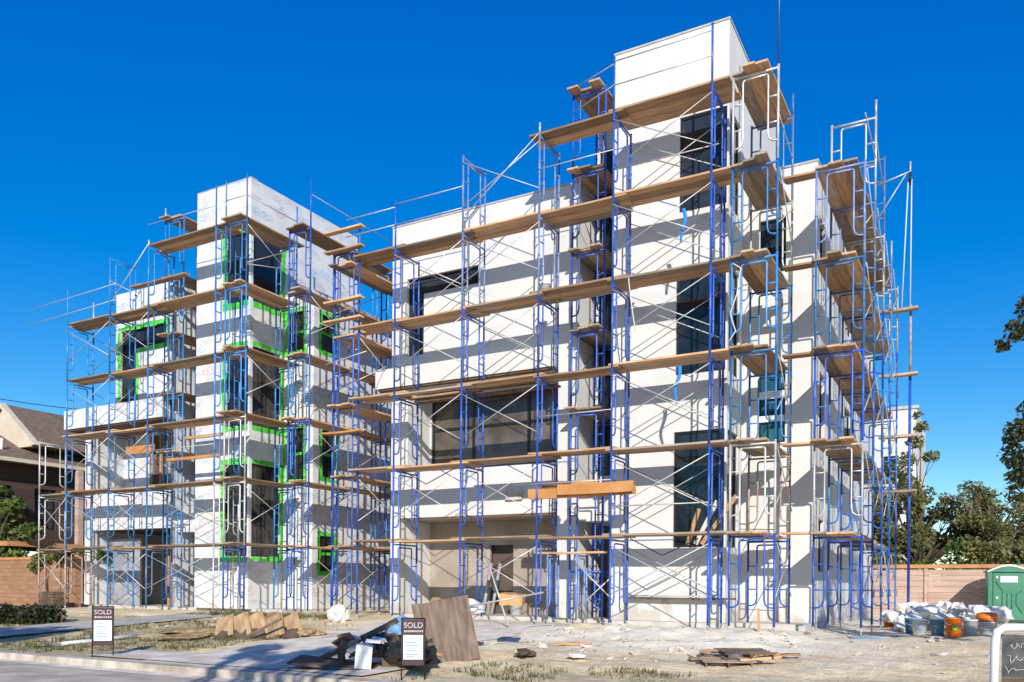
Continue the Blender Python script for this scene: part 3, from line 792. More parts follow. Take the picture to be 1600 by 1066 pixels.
def scaffold(label, group, frames, w, axis, lifts, color, braces=(), rails=(), posts=(), z_off=0.0, first=None, extra=()):
    """frames: list of (x, y) for the first leg; axis: direction the width runs ('X' or 'Y');
    lifts[i]: number of lifts at frame i; color(i, k): material; braces: (i, k, side); rails/posts: free tubes"""
    fx, fy = frames[0]
    root = thing('scaffold', (fx, fy, g(fx, fy)), label, 'scaffold', group)
    rz = 0 if axis == 'X' else math.pi / 2
    def leg(i, side):
        x, y = frames[i]
        return (x + w, y) if (axis == 'X' and side) else (x, y + w) if side else (x, y)
    def zb(k):   # bottom of lift k (1-based)
        if first is None: return 2.0 * (k - 1)
        return 0.0 if k == 1 else first + 2.03 * (k - 2)
    for i, (x, y) in enumerate(frames):
        for k in range(1, lifts[i] + 1):
            inst('scaffold_frame', frame_mesh(w, zb(k+1) - zb(k), color(i, k)), root, (x, y, zb(k)), rz)
        for sd in (0, 1):
            lx, ly = leg(i, sd)
            gz = g(lx, ly)
            h = max(0.06, -gz)
            inst('base_jack', jack_mesh(h), root, (lx, ly, -h))
    for i, k, sd in braces:
        a, b = leg(i, sd), leg(i + 1, sd)
        z0, z1 = zb(k), zb(k+1)
        lo, hi = z0 + 0.32 * (z1 - z0), z1 - 0.10 * (z1 - z0)
        off = -0.03 if sd == 0 else 0.03
        ox, oy = (off, 0) if axis == 'X' else (0, off)
        m = MB()
        m.tube([(a[0] + ox, a[1] + oy, lo), (b[0] + ox, b[1] + oy, hi)], BR, 5)
        m.tube([(a[0] + ox * 1.6, a[1] + oy * 1.6, hi), (b[0] + ox * 1.6, b[1] + oy * 1.6, lo)], BR, 5)
        m.build('cross_brace', 'galv', root)
    for p, q in rails:
        m = MB(); m.tube([p, q], 0.014, 5); m.build('guard_rail', 'galv', root)
    for p, q, mt in posts:
        m = MB(); m.tube([p, q], LEG * 0.92, 6); m.tube([(q[0], q[1], q[2] - 0.02), q], LEG * 1.2); m.build('guard_post', mt, root)
    return root

def plank(axis, a0, a1, c0, c1, z, label, group, mat='plank', th=0.045, skew=0.0):
    L = a1 - a0; w = c1 - c0
    m = MB()
    rnd = random.Random(int(abs(a0 * 77 + c0 * 131 + z * 17)))
    sag = rnd.uniform(0.004, 0.018); n = 6
    ww = w - 0.008
    rows = []
    for k in range(n + 1):
        t = k / n; u = (t - 0.5) * L; zz = -sag * (1 - (2*t - 1) ** 2)
        i = len(m.v)
        y = skew * (t - 0.5)
        m.v += [(u, y - ww/2, zz), (u, y + ww/2, zz), (u, y + ww/2, zz + th), (u, y - ww/2, zz + th)]
        rows.append(i)
    for a, b in zip(rows, rows[1:]):
        for j in range(4):
            m.f.append((a + j, b + j, b + (j+1) % 4, a + (j+1) % 4)); m.sm.append(False)
    m.f.append((rows[0], rows[0]+1, rows[0]+2, rows[0]+3)); m.f.append((rows[-1]+3, rows[-1]+2, rows[-1]+1, rows[-1])); m.sm += [False, False]
    o = bpy.data.objects.new('scaffold_plank', m.mesh('scaffold_plank', mat))
    COL.objects.link(o)
    if axis == 'X': o.location = ((a0+a1)/2, (c0+c1)/2, z)
    else:
        o.location = ((c0+c1)/2, (a0+a1)/2, z); o.rotation_euler = (0, 0, math.pi/2)
    return tag(o, label, 'plank', group)

def deck(axis, a0, a1, c0, c1, n, z, label, group, mat='plank', gaps=()):
    w = (c1 - c0) / n
    rnd = random.Random(int(abs(a0*13 + z*101 + c0*7)))
    for k in range(n):
        if k in gaps: continue
        j0, j1 = rnd.uniform(-0.24, 0.10), rnd.uniform(-0.10, 0.24)
        plank(axis, a0 + j0, a1 + j1, c0 + k*w, c0 + (k+1)*w, z + rnd.uniform(0, 0.012), label, group, ('plank_grey' if mat == 'plank' else 'plank') if rnd.random() < 0.22 else mat, skew=rnd.uniform(-0.02, 0.02))

SG = 'scaffolds round the two houses'
# --- long front scaffold of the right house
FX = [-13.88, -11.71, -9.48, -7.52, -5.19]
Y0, W0 = 18.26, 1.10
fr = [(x, Y0) for x in FX]
br = [(3, k, s_) for k in range(1, 7) for s_ in (0, 1)]
br += [(0, k, 0) for k in (2, 3, 4, 5)] + [(1, k, 0) for k in (1, 2, 3, 4, 5, 6)] + [(1, 4, 1), (0, 5, 1)]
rails = []
zA = 12.62
def xr(x0, x1, y, z): rails.append(((x0, y, z), (x1, y, z)))
xr(FX[3], FX[4], Y0 - 0.04, 12.60); xr(FX[3], FX[4], Y0 - 0.04, 13.16)
rails += [((FX[3], Y0 - 0.04, 13.1), (-9.1, 19.4, 13.6)), ((FX[3], Y0 - 0.04, 12.6), (-9.1, 19.4, 13.0))]
xr(FX[0], FX[1], Y0 - 0.04, 10.62); xr(FX[0], FX[1], Y0 - 0.04, 11.18); xr(FX[0] - 1.7, FX[0], Y0 - 0.04, 10.62); xr(FX[0] - 1.7, FX[0], Y0 - 0.04, 11.1)
xr(FX[2], FX[3], Y0 - 0.03, 5.0); xr(FX[2] - 0.6, FX[3], Y0 - 0.03, 3.35); xr(FX[2], FX[3], Y0 - 0.03, 11.1)
xr(FX[3], FX[4], Y0 + W0 + 0.03, 0.62); xr(FX[3], FX[4], Y0 - 0.03, 2.72); xr(FX[3], FX[4], Y0 + 0.6, 10.95)
rails.append(((-11.6, 18.2, 10.4), (-9.5, 18.24, 12.0)))
posts = [((FX[0], Y0, 10.0), (FX[0], Y0, 11.3), 'royal'), ((FX[3], Y0, 12.0), (FX[3], Y0, 13.28), 'royal'), ((FX[4], Y0, 12.0), (FX[4], Y0, 13.34), 'royal'), ((FX[2], Y0, 12.0), (FX[2], Y0, 12.25), 'galv')]
def col_front(i, k):
    if i == 1 and k >= 5: return 'worn'
    if i == 2 and k >= 5: return 'worn'
    return 'royal'
scaffold('royal blue scaffold along the front of the finished white stucco house', SG, fr, W0, 'Y', [5, 6, 6, 6, 6], col_front, br, rails, posts)
BAYN = ['left of the garage', 'left bay over the garage', 'right bay over the garage', 'bay by the entrance', 'bay across the tower']
for k in range(1, 6):
    lab = lambda b: '%s deck plank of the right front blue scaffold, %s' % (ORD[k-1], b)
    gp = 'planks on the right front scaffold'
    zz = 2.0 * k
    deck('X', FX[0] - 1.45, FX[0] + 0.2, Y0 + 0.02, Y0 + 0.79, 3, zz + 0.046, lab('left end beyond the first post'), gp)
    deck('X', FX[0] - 0.12, FX[1] + 0.15, Y0 + 0.02, Y0 + 0.79, 3, zz, lab('first bay over the garage'), gp, gaps=(1,) if k == 3 else ())
    deck('X', FX[1] - 0.12, FX[2] + 0.15, Y0 + 0.02, Y0 + 0.79, 3, zz + 0.047, lab('second bay over the garage'), gp)
    deck('X', FX[2] - 0.12, FX[3] + 0.15, Y0 + 0.02, Y0 + (0.66 if k < 4 else 0.96), 2 if k < 4 else 3, zz + (0.0 if k % 2 else 0.094), lab('bay before the entrance'), gp)
    deck('X', FX[3] - 0.10, FX[4] + 0.42, Y0 + 0.02, Y0 + 0.79, 3, zz + 0.047, lab('bay across the tower'), gp)
deck('X', FX[2] - 0.25, FX[3] + 0.15, Y0 + 0.02, Y0 + 0.7, 2, 12.0, 'topmost deck plank of the right front scaffold, bay before the entrance', gp)
deck('X', FX[3] - 0.10, FX[4] + 0.42, Y0 + 0.02, Y0 + 1.0, 3, 12.047, 'topmost deck plank of the right front scaffold, under the tower top', gp)
# thick timber piece under fifth deck, worn strip across third deck
plank('X', -13.7, -9.3, Y0 + 0.66, Y0 + 0.95, 5.96 - 0.05, 'dark plank slung below the third deck of the right front scaffold', gp, 'darkwood')
plank('X', -7.55, -4.9, Y0 + W0 + 0.03, Y0 + W0 + 0.25, 0.55, 'low plank near the ground in front of the white tower wall', gp, 'darkwood')

# --- scaffold on the right side of the right tower
WS = 0.96
SX = -4.72
cmap = {1: 'royal', 2: 'galv', 3: 'light', 4: 'light', 5: 'light', 6: 'galv'}
cmapr = {1: 'royal', 2: 'rust', 3: 'light', 4: 'light', 5: 'galv', 6: 'worn'}
scaffold('blue and grey scaffold against the right side of the four storey tower', SG, [(SX, Y0), (SX - 0.10, 20.4)], WS, 'X', [6, 6],
         lambda i, k: (cmap if i == 0 else cmapr)[k], [(0, k, 1) for k in (1, 2, 3, 5)],
         [((SX + WS, Y0, 11.0), (SX + WS - 0.1, 20.4, 11.0))], [((SX + WS, Y0, 12.0), (SX + WS, Y0, 14.9), 'royal'), ((SX + WS - 0.1, 20.4, 12.0), (SX + WS - 0.1, 20.4, 12.5), 'worn')])
for k in range(1, 7):
    deck('Y', Y0 - 0.12, 20.55, SX - 0.02, SX + 0.80, 3, 2.0 * k, '%s deck plank of the scaffold beside the right tower' % ORD[k-1], 'planks beside the right tower', 'plank' if k in (6, 3, 1) else 'plank_grey')
    if k < 6:
        yb = 19.35
        plank('X', -3.86, -3.02, yb, yb + 0.3, 2.0 * k + 0.05, '%s bridging plank between tower scaffold and right corner scaffold' % ORD[k-1], 'bridging planks', 'plank')

# --- scaffold along the right flank
GX = -3.12
GY = [19.2, 21.3, 23.45, 25.6, 27.75]
def col_flank(i, k):
    if i == 0: return {1: 'royal', 2: 'galv', 3: 'royal', 4: 'light', 5: 'worn'}[k]
    if k <= 4: return ['royal', 'light', 'royal', 'light'][(i + k) % 4]
    return 'galv' if (i + k) % 2 else 'worn'
WG = 0.98
rails = [((GX + WG, GY[0], 11.0), (GX + WG, GY[1], 11.0)), ((GX + WG, GY[1], 11.5), (GX + WG, GY[2], 11.0))]
scaffold('tall blue and grey scaffold running back along the right flank of the house', SG, [(GX, y) for y in GY], WG, 'X', [5, 6, 6, 5, 5], col_flank,
         [(i, k, 1) for i in range(4) for k in range(1, 6)], rails, [((GX + WG, GY[1], 12.0), (GX + WG, GY[1], 12.35), 'galv'), ((GX + WG, GY[3], 10.0), (GX + WG, GY[3], 10.6), 'galv')])
for k in range(1, 6):
    for i in range(4):
        deck('Y', GY[i] - 0.14, GY[i+1] + 0.12, GX - 0.02, GX + 0.84, 3, 2.0 * k + 0.047 * (i % 2), '%s deck plank of the right flank scaffold, %s bay from the corner' % (ORD[k-1], NTH[i]), 'planks on the right flank scaffold', 'plank_grey' if k in (5, 2) or i > 1 else 'plank')
# hoist: arm, pulley, rope on the flank scaffold, and the outer mast
h = thing('rope_hoist', (-2.1, 21.3, 10.3), 'thin rope hoist with pulley on a bracket at the right flank scaffold', 'hoist')
m = MB(); m.tube([(-2.09, 21.34, 10.35), (-1.40, 21.34, 10.52)], 0.018); m.tube([(-2.09, 21.34, 9.55), (-1.50, 21.34, 10.46)], 0.015); m.tube([(-1.40, 21.34, 10.42), (-1.40, 21.34, 10.75)], 0.02); m.build('arm', 'galv', h)
m = MB(); m.tube([(-1.43, 21.34, 10.35), (-1.37, 21.34, 10.35)], 0.075, 12); m.tube([(-1.40, 21.34, 10.2), (-1.40, 21.34, 10.5)], 0.03); m.build('pulley', 'black', h)
for dx, ex in ((-0.07, -0.16), (0.05, 0.02)):
    m = MB(); m.tube([(-1.40 + dx * 0.6, 21.34, 10.33), (-1.40 + ex, 21.34, 7.35)], 0.014, 5); m.build('rope', 'rope', h)
mast = thing('hoist_mast', (-1.78, 27.75, -0.2), 'tall thin blue pole standing right of the flank scaffold', 'pole')
m = MB(); m.tube([(-1.78, 27.75, -0.2), (-1.78, 27.75, 7.3)], 0.045); m.build('lower_pole', 'royal', mast)
m = MB(); m.tube([(-1.78, 27.75, 7.3), (-1.78, 27.75, 9.4)], 0.04); m.build('upper_pole', 'rust', mast)
for q, z in enumerate((3.75, 5.4, 7.25, 9.2)):
    plank('X', -2.62, -1.56, 27.45, 27.72, z, '%s short outrigger plank tied to the pole right of the flank' % ORD[q], 'outrigger planks', 'plank_grey', 0.07)

# --- narrow scaffold in the entrance recess of the right house
EX, EY = -9.13, 19.45
scaffold('narrow blue scaffold standing in the gap between garage block and right tower', SG, [(EX, EY), (EX + 0.04, 20.85)], 0.90, 'X', [7, 7], lambda i, k: 'royal', [(0, k, 0) for k in (2, 4, 6)], first=1.27,
         rails=[((EX + 0.9, EY, 10.3), (EX + 0.9, 20.85, 10.3))])
for k in range(1, 7):
    if k == 1: continue
    deck('Y', EY - 0.14, 20.95, EX - 0.04, EX + 0.86, 3, 1.27 + 2.03 * k, '%s deck plank of the scaffold in the gap left of the right tower' % ORD[k-2], 'planks in the entrance gap', 'plank' if k in (4, 6) else 'plank_grey')

# --- scaffold between the two houses, on the left flank of the right house
HX, HY0 = -16.22, 18.5
scaffold('blue scaffold in the passage between the two houses', SG, [(HX, HY0), (HX, 20.65), (HX, 22.8)], 0.9, 'X', [5, 5, 5], lambda i, k: 'royal', [(i, k, 1) for i in (0, 1) for k in (2, 4)] + [(0, 3, 0), (0, 5, 0)],
         rails=[((HX, HY0, 9.0), (HX + 0.95, HY0, 9.05)), ((HX - 0.3, HY0 - 0.03, 7.2), (HX + 1.2, HY0 - 0.03, 7.4)), ((HX, HY0 - 0.03, 5.1), (HX + 1.2, HY0 - 0.03, 5.2))], posts=[((HX, HY0, 10), (HX, HY0, 10.3), 'royal'), ((HX + 0.9, HY0, 10), (HX + 0.9, HY0, 10.9), 'worn')])
for k in range(1, 6):
    for i in range(2):
        deck('Y', HY0 - 0.12 + 2.15 * i, HY0 + 2.3 + 2.15 * i, HX, HX + 0.8, 3 if i == 0 else 2, 2.0 * k + 0.047 * i - 0.1, '%s deck plank of the passage scaffold, %s bay' % (ORD[k-1], ('near', 'far')[i]), 'planks on the passage scaffold', 'plank')
for q, z in enumerate((5.15, 8.35, 8.9, 10.35, 10.9)):
    plank('X', HX - 0.25, HX + 1.1, HY0 - 0.22, HY0 - 0.02, z, '%s short toe plank across the near end of the passage scaffold' % ORD[q], 'toe planks on the passage scaffold', 'plank_red' if q == 0 else 'plank', 0.05)

# --- left house, front
LX = [-30.0, -28.40, -26.04, -24.04, -20.86]
def col_left(i, k):
    if i == 0: return 'galv' if k != 1 else 'rust'
    if k == 1: return ['galv', 'rust', 'light', 'worn', 'galv'][i]
    if k == 2: return ['galv', 'light', 'light', 'light', 'galv'][i]
    return 'light'
br = [(0, k, 0) for k in (1, 2)] + [(1, k, s_) for k in range(1, 6) for s_ in (0, 1)] + [(2, k, 0) for k in (1, 2, 3, 5)] + [(2, k, 1) for k in (3, 4)] + [(3, k, s_) for k in (1, 2) for s_ in (0, 1)]
rails = [((LX[1] - 2.4, Y0, 10.9), (LX[2] + 0.3, Y0, 11.05)), ((LX[1] - 2.4, Y0, 10.35), (LX[2] + 0.3, Y0, 10.5)), ((LX[2], Y0, 11.2), (LX[3] - 0.4, Y0, 10.4)), ((LX[2], Y0, 10.4), (LX[3], Y0, 12.1)),
         ((LX[3], Y0 - 0.03, 12.7), (LX[4], Y0 - 0.03, 12.65)), ((LX[3], Y0 - 0.03, 5.2), (LX[4], Y0 - 0.03, 5.2))]
scaffold('blue and grey scaffold along the front of the unfinished house', SG, [(x, Y0) for x in LX], 1.0, 'Y', [3, 5, 6, 6, 6], col_left, br, rails,
         [((LX[1], Y0, 10), (LX[1], Y0, 11.3), 'light'), ((LX[1], Y0 + 1, 10), (LX[1], Y0 + 1, 11.1), 'galv'), ((LX[4], Y0, 12), (LX[4], Y0, 13.3), 'light'), ((LX[3], Y0, 12.0), (LX[3], Y0, 12.2), 'galv')])
LB = ['left end bay', 'bay at the terrace end', 'bay at the taped window', 'bay before the wrapped tower']
gp = 'planks on the left front scaffold'
for k in range(1, 7):
    for i in range(4):
        if (i == 0 and k > 2) or (k == 6 and i < 3): continue
        a1 = LX[i+1] + (0.35 if i == 3 else 0.15)
        deck('X', LX[i] - 0.15, a1, Y0 + 0.05, Y0 + 0.83, 3, 2.0 * k + 0.047 * (i % 2), '%s deck plank of the left front scaffold, %s' % (ORD[k-1], LB[i]), gp, 'plank_grey' if k < 3 else 'plank')
plank('X', -25.9, -23.1, 18.9, 19.15, 11.15, 'slanting loose plank above the roof of the left block', gp)
plank('X', -25.6, -24.1, 18.6, 18.62, 5.25, 'short upright orange board before the left balcony', gp, 'plank_red', 0.26)
plank('X', -23.9, -21.4, 18.9, 19.0, 4.95, 'loose batten under the third deck before the wrapped tower', gp, 'plank_red', 0.09)
plank('X', -23.0, -21.3, 18.9, 19.0, 5.62, 'upper loose batten before the wrapped tower', gp, 'plank', 0.09)

# --- left house, tower side
TX = -20.42
tmap = {1: 'royal', 2: 'galv', 3: 'galv', 4: 'light', 5: 'light', 6: 'light'}
scaffold('blue and grey scaffold at the right corner of the wrapped tower', SG, [(TX, Y0), (TX, 20.4)], 0.90, 'X', [6, 6], lambda i, k: tmap[k] if i == 0 else 'light', [(0, k, 1) for k in (2, 4, 6)],
         [((TX, Y0 - 0.02, 12.7), (TX + 0.9, Y0 - 0.02, 12.7)), ((TX + 0.9, Y0, 12.7), (TX + 0.9, 20.4, 12.7)), ((TX + 0.9, Y0, 10.6), (TX + 0.9, 20.4, 11.1))],
         [((TX, Y0, 12), (TX, Y0, 13.3), 'worn'), ((TX + 0.9, Y0, 12), (TX + 0.9, Y0, 13.35), 'worn'), ((TX + 0.9, 20.4, 12), (TX + 0.9, 20.4, 13.2), 'light')])
for k in range(1, 7):
    deck('Y', Y0 - 0.15, 20.6, TX, TX + 0.84, 3, 2.0 * k + 0.05, '%s deck plank beside the wrapped tower corner windows' % ORD[k-1], 'planks beside the wrapped tower', 'plank_grey' if k < 3 else 'plank')

# --- left house, flank of the lower block
PX = -19.08
PY = [19.62, 21.7, 23.8, 25.9]
scaffold('royal blue scaffold along the right flank of the unfinished house', SG, [(PX, y) for y in PY], 0.88, 'X', [6, 6, 6, 6], lambda i, k: 'royal' if (i + k) % 4 else 'light', [(i, k, 1) for i in (0, 1, 2) for k in (1, 3, 5)] + [(0, 2, 0), (0, 4, 0), (1, 1, 0), (2, 1, 0)],
         [((PX + 0.88, 19.62, 9.1), (PX + 0.88, 25.9, 9.1)), ((PX + 0.88, 19.62, 13.0), (PX + 0.88, 23.8, 13.0))], [((PX + 0.88, 19.62, 12), (PX + 0.88, 19.62, 13.5), 'royal'), ((PX + 0.88, 23.8, 12), (PX + 0.88, 23.8, 13.3), 'royal')])
for k in range(1, 7):
    for i in range(3):
        deck('Y', PY[i] - 0.14, PY[i+1] + 0.12, PX, PX + 0.78, 2, 2.0 * k + 0.047 * (i % 2), '%s deck plank on the left house flank scaffold, %s bay from the front' % (ORD[k-1], NTH[i]), 'planks on the left house flank', 'plank')

# --- left house, stair gap
QX = -24.80
scaffold('narrow blue scaffold in the gap left of the wrapped tower', SG, [(QX, 19.5), (QX, 20.85)], 0.95, 'X', [7, 7], lambda i, k: 'light', [(0, 6, 0)], first=1.27, posts=[((QX, 19.5, 13.45), (QX, 19.5, 13.9), 'galv')])
for k in range(2, 7):
    deck('Y', 19.4, 20.95, QX, QX + 0.88, 2, 1.27 + 2.03 * k, '%s deck plank in the gap left of the wrapped tower' % ORD[k-2], 'planks in the left house gap', 'plank')

# --- lumber bundle on the right front scaffold
bund = [(-9.75, -7.35, 18.30, 18.42, 3.0, 0.24), (-9.6, -7.0, 18.44, 18.54, 3.02, 0.2), (-8.9, -6.95, 18.20, 18.28, 3.05, 0.25)]
for q, (a, b, c, d, z, t_) in enumerate(bund):
    plank('X', a, b, c, d, z, ('front', 'middle', 'right')[q] + ' orange timber beam of the bundle hung before the entrance', 'orange timber beams', 'plank_red', t_)
for q, (x, mt) in enumerate(((-9.1, 'darkwood'), (-8.3, 'card'))):
    m = MB(); m.box(-0.3, 0.3, -0.1, 0.1, 0, 0.1); m.box(-0.2, 0.25, -0.08, 0.12, 0.103, 0.16)
    o = m.build('timber_offcut', mt); o.location = (x, 18.45, 3.245); tag(o, ('dark' if q == 0 else 'light brown') + ' timber offcut lying on the orange beam bundle', 'offcut')

# --- small mobile scaffold in front of the entrance
mob = scaffold('short blue rolling scaffold with one plank top before the entrance', SG, [(-9.35, 18.62), (-8.62, 18.75)], 0.62, 'Y', [1, 1], lambda i, k: 'worn', [])
for o in mob.children:
    if o.name.startswith('scaffold_frame'): o.scale = (1, 1, 0.82)
m = MB(); m.tube([(-8.6, 18.7, 1.4), (-7.7, 18.9, 0.5)], 0.016, 5); m.tube([(-8.6, 18.7, 0.25), (-7.6, 18.9, 1.2)], 0.016, 5); m.build('cross_brace', 'galv', mob)
plank('X', -9.7, -7.9, 18.7, 19.0, 1.65, 'pale plank on top of the short rolling scaffold', 'loose planks', 'plank')

# blue rags
for q, (x, z, L) in enumerate(((-5.85, 9.4, 0.75), (-5.95, 5.85, 0.85))):
    m = MB()
    n = 10; w = 0.045
    for k in range(n + 1):
        t = k / n
        x_ = 0.05 * math.sin(t * 5 + q); y_ = 0.02 * math.sin(t * 8)
        ww = w * (1 - 0.5 * t)
        m.v += [(x_ - ww, y_, -L * t), (x_ + ww, y_ + 0.02, -L * t), (x_ + ww, y_ + 0.035, -L * t), (x_ - ww, y_ + 0.015, -L * t)]
    for k in range(n):
        for j in range(4):
            m.f.append((k*4 + j, k*4 + (j+1) % 4, k*4 + 4 + (j+1) % 4, k*4 + 4 + j)); m.sm.append(True)
    o = m.build('blue_rag', 'rag'); o.location = (x, Y0 + 0.05, z)
    tag(o, ('upper' if q == 0 else 'lower') + ' strip of bright blue sheeting hanging in front of the right tower', 'rag')

# ropes and hoses hanging from the decks
for q, (pts, mt, lb) in enumerate((
        ([(-7.1, 18.2, 8.0), (-7.02, 18.14, 7.5), (-6.95, 18.16, 7.0), (-6.9, 18.15, 6.75)], 'rope', 'white rope hanging from the fourth deck before the right tower'),
        ([(-4.68, 18.2, 7.9), (-4.50, 18.15, 7.75), (-4.58, 18.15, 7.2), (-4.72, 18.15, 6.8), (-4.60, 18.15, 6.4), (-4.75, 18.17, 6.2)], 'rope', 'looped white hose tied to the scaffold beside the right tower'),
        ([(-7.0, 18.2, 1.95), (-6.2, 18.12, 1.55), (-5.4, 18.2, 1.92)], 'wire', 'black cord sagging under the lowest deck before the right tower'),
        ([(-13.6, 18.2, 3.95), (-12.7, 18.12, 3.5), (-11.8, 18.2, 3.9)], 'wire', 'black cord sagging under the second deck over the garage'))):
    m = MB(); fine = []
    for a, b in zip(pts, pts[1:]):
        for k in range(4): fine.append(tuple(a[c] + (b[c] - a[c]) * k / 4 for c in range(3)))
    fine.append(pts[-1])
    m.tube(fine, 0.014, 5); tag(m.build('hanging_rope', mt, None, pts[0]), lb, 'rope')

# ------------------------------------------------------------------ signs
def text_mesh(body, size):
    cu = bpy.data.curves.new('txt', 'FONT'); cu.body = body; cu.size = size; cu.align_x = 'CENTER'; cu.align_y = 'CENTER'; cu.extrude = 0.002
    o = bpy.data.objects.new('txt', cu); COL.objects.link(o)
    dg = bpy.context.evaluated_depsgraph_get()
    me = bpy.data.meshes.new_from_object(o.evaluated_get(dg))
    bpy.data.objects.remove(o); bpy.data.curves.remove(cu)
    return me

def sold_sign(x, y, w, rz, label, base):
    root = thing('sold_sign', (x, y, base), label, 'sign', 'estate agent signs')
    root.rotation_euler = (0, 0, rz)
    def part(name, mb, mat):
        o = bpy.data.objects.new(name, mb.mesh(name, mat)); COL.objects.link(o); o.parent = root; return o
    H0, H1 = 0.24, 0.24 + w * 2.15
    h = H1 - H0
    part('panel', MB().box(-w/2, w/2, -0.012, 0.012, H0, H1), 'maroon')
    part('poster', MB().box(-w/2 + 0.015, w/2 - 0.015, -0.018, -0.0125, H0 + 0.13 * h, H0 + 0.66 * h), 'paper')
    m = MB()
    for s_ in (-1, 1): m.tube([(s_ * (w/2 + 0.012), 0, 0), (s_ * (w/2 + 0.012), 0, H1 + 0.02)], 0.012)
    m.tube([(-w/2 - 0.012, 0, H1 + 0.015), (w/2 + 0.012, 0, H1 + 0.015)], 0.012)
    part('stand', m, 'black')
    me = text_mesh('SOLD', w * 0.36); me.materials.append(M['sign_ink'])
    t = bpy.data.objects.new('lettering', me); COL.objects.link(t); t.parent = root
    t.location = (0, -0.016, H0 + 0.87 * h); t.rotation_euler = (R(90), 0, 0)
    m = MB()   # illegible small print
    rnd = random.Random(int(abs(x * 10)))
    for zf, a, b in ((0.745, -0.42, 0.42),):
        u = a
        while u < b:
            l = rnd.uniform(0.04, 0.09); m.box(u * w, (u + l) * w, -0.0165, -0.0125, H0 + (zf - 0.02) * h, H0 + (zf + 0.02) * h); u += l + 0.03
    part('small_print', m, 'sign_ink')
    m = MB()
    for q, zf in enumerate((0.58, 0.50, 0.44, 0.38, 0.32, 0.24, 0.20)):
        m.box(-(0.34 if q else 0.2) * w, (0.05 + 0.1 * (q % 3)) * w, -0.0205, -0.0182, H0 + (zf - 0.010) * h, H0 + (zf + 0.010) * h)
    part('poster_print', m, 'pale_ink')
    return root
sold_sign(-14.56, 10.12, 0.34, R(46), 'maroon sold sign with white poster standing on the grass strip at left', g(-14.56, 10.12) - 0.02)
sold_sign(-7.36, 10.2, 0.32, R(34), 'maroon sold sign with white poster in front of the rubbish heap', g(-7.36, 10.2) - 0.02)
b = thing('board_sign', (0.42, 10.45, g(0.4, 10.45)), 'white pipe framed blackboard sign at the right edge', 'sign')
b.rotation_euler = (0, 0, R(3))
def bpart(name, mb, mat):
    o = bpy.data.objects.new(name, mb.mesh(name, mat)); COL.objects.link(o); o.parent = b; return o
m = MB(); m.tube([(-0.25, 0, 0), (-0.235, 0, 0.86), (-0.215, 0, 0.97), (-0.15, 0, 1.01), (0.30, 0, 1.03), (0.36, 0, 1.0), (0.39, 0, 0.92), (0.30, 0, 0.0)], 0.045, 10); bpart('pipe_frame', m, 'white_paint')
m = MB(); m.box(-0.17, 0.32, 0.0, 0.02, 0.47, 0.93); bpart('board', m, 'board_grey')
m = MB(); m.box(-0.17, 0.32, 0.0, 0.02, 0.31, 0.466); bpart('lower_panel', m, 'darkwood')
m = MB()
rnd = random.Random(5)
for q, (z, a, c, hgt) in enumerate(((0.83, -0.10, 0.18, 0.035), (0.69, -0.12, 0.24, 0.05), (0.57, -0.14, 0.24, 0.05))):
    pts = []
    n = 26
    for k in range(n):
        t = k / (n - 1)
        pts.append((a + (c - a) * t + 0.012 * math.sin(t * 40), -0.006, z + hgt * math.sin(t * 31 + q) * (0.5 + 0.5 * math.sin(t * 7 + q)) + 0.04 * (t - 0.5)))
    m.tube(pts, 0.004, 5)
bpart('chalk_script', m, 'sign_ink')
m = MB(); m.tube([(-0.24, 0, 0.27), (0.33, 0, 0.29)], 0.018, 8); bpart('lower_rail', m, 'white_paint')

# ------------------------------------------------------------------ loose things on the ground
def obox(name, dims, loc, rot, mat, label, cat, group=None, bev=0.0, jit=0.0):
    """plank, sheet or block with slightly irregular corners"""
    m = MB(); rnd = random.Random(int(abs(loc[0] * 1000 + loc[1] * 333 + loc[2] * 77)))
    nxx = 4
    dx, dy, dz = dims
    for i in range(nxx + 1):
        u = -dx/2 + dx * i / nxx
        j = lambda: rnd.uniform(-jit, jit)
        m.v += [(u + j(), -dy/2 + j(), -dz/2 + j()), (u + j(), dy/2 + j(), -dz/2 + j()), (u + j(), dy/2 + j(), dz/2 + j()), (u + j(), -dy/2 + j(), dz/2 + j())]
    for i in range(nxx):
        a = 4 * i
        for k in range(4): m.f.append((a + k, a + 4 + k, a + 4 + (k+1) % 4, a + (k+1) % 4)); m.sm.append(False)
    m.f.append((0, 1, 2, 3)); a = 4 * nxx; m.f.append((a + 3, a + 2, a + 1, a)); m.sm += [False, False]
    o = m.build(name, mat); o.location = loc; o.rotation_euler = tuple(R(q) for q in rot)
    return tag(o, label, cat, group)

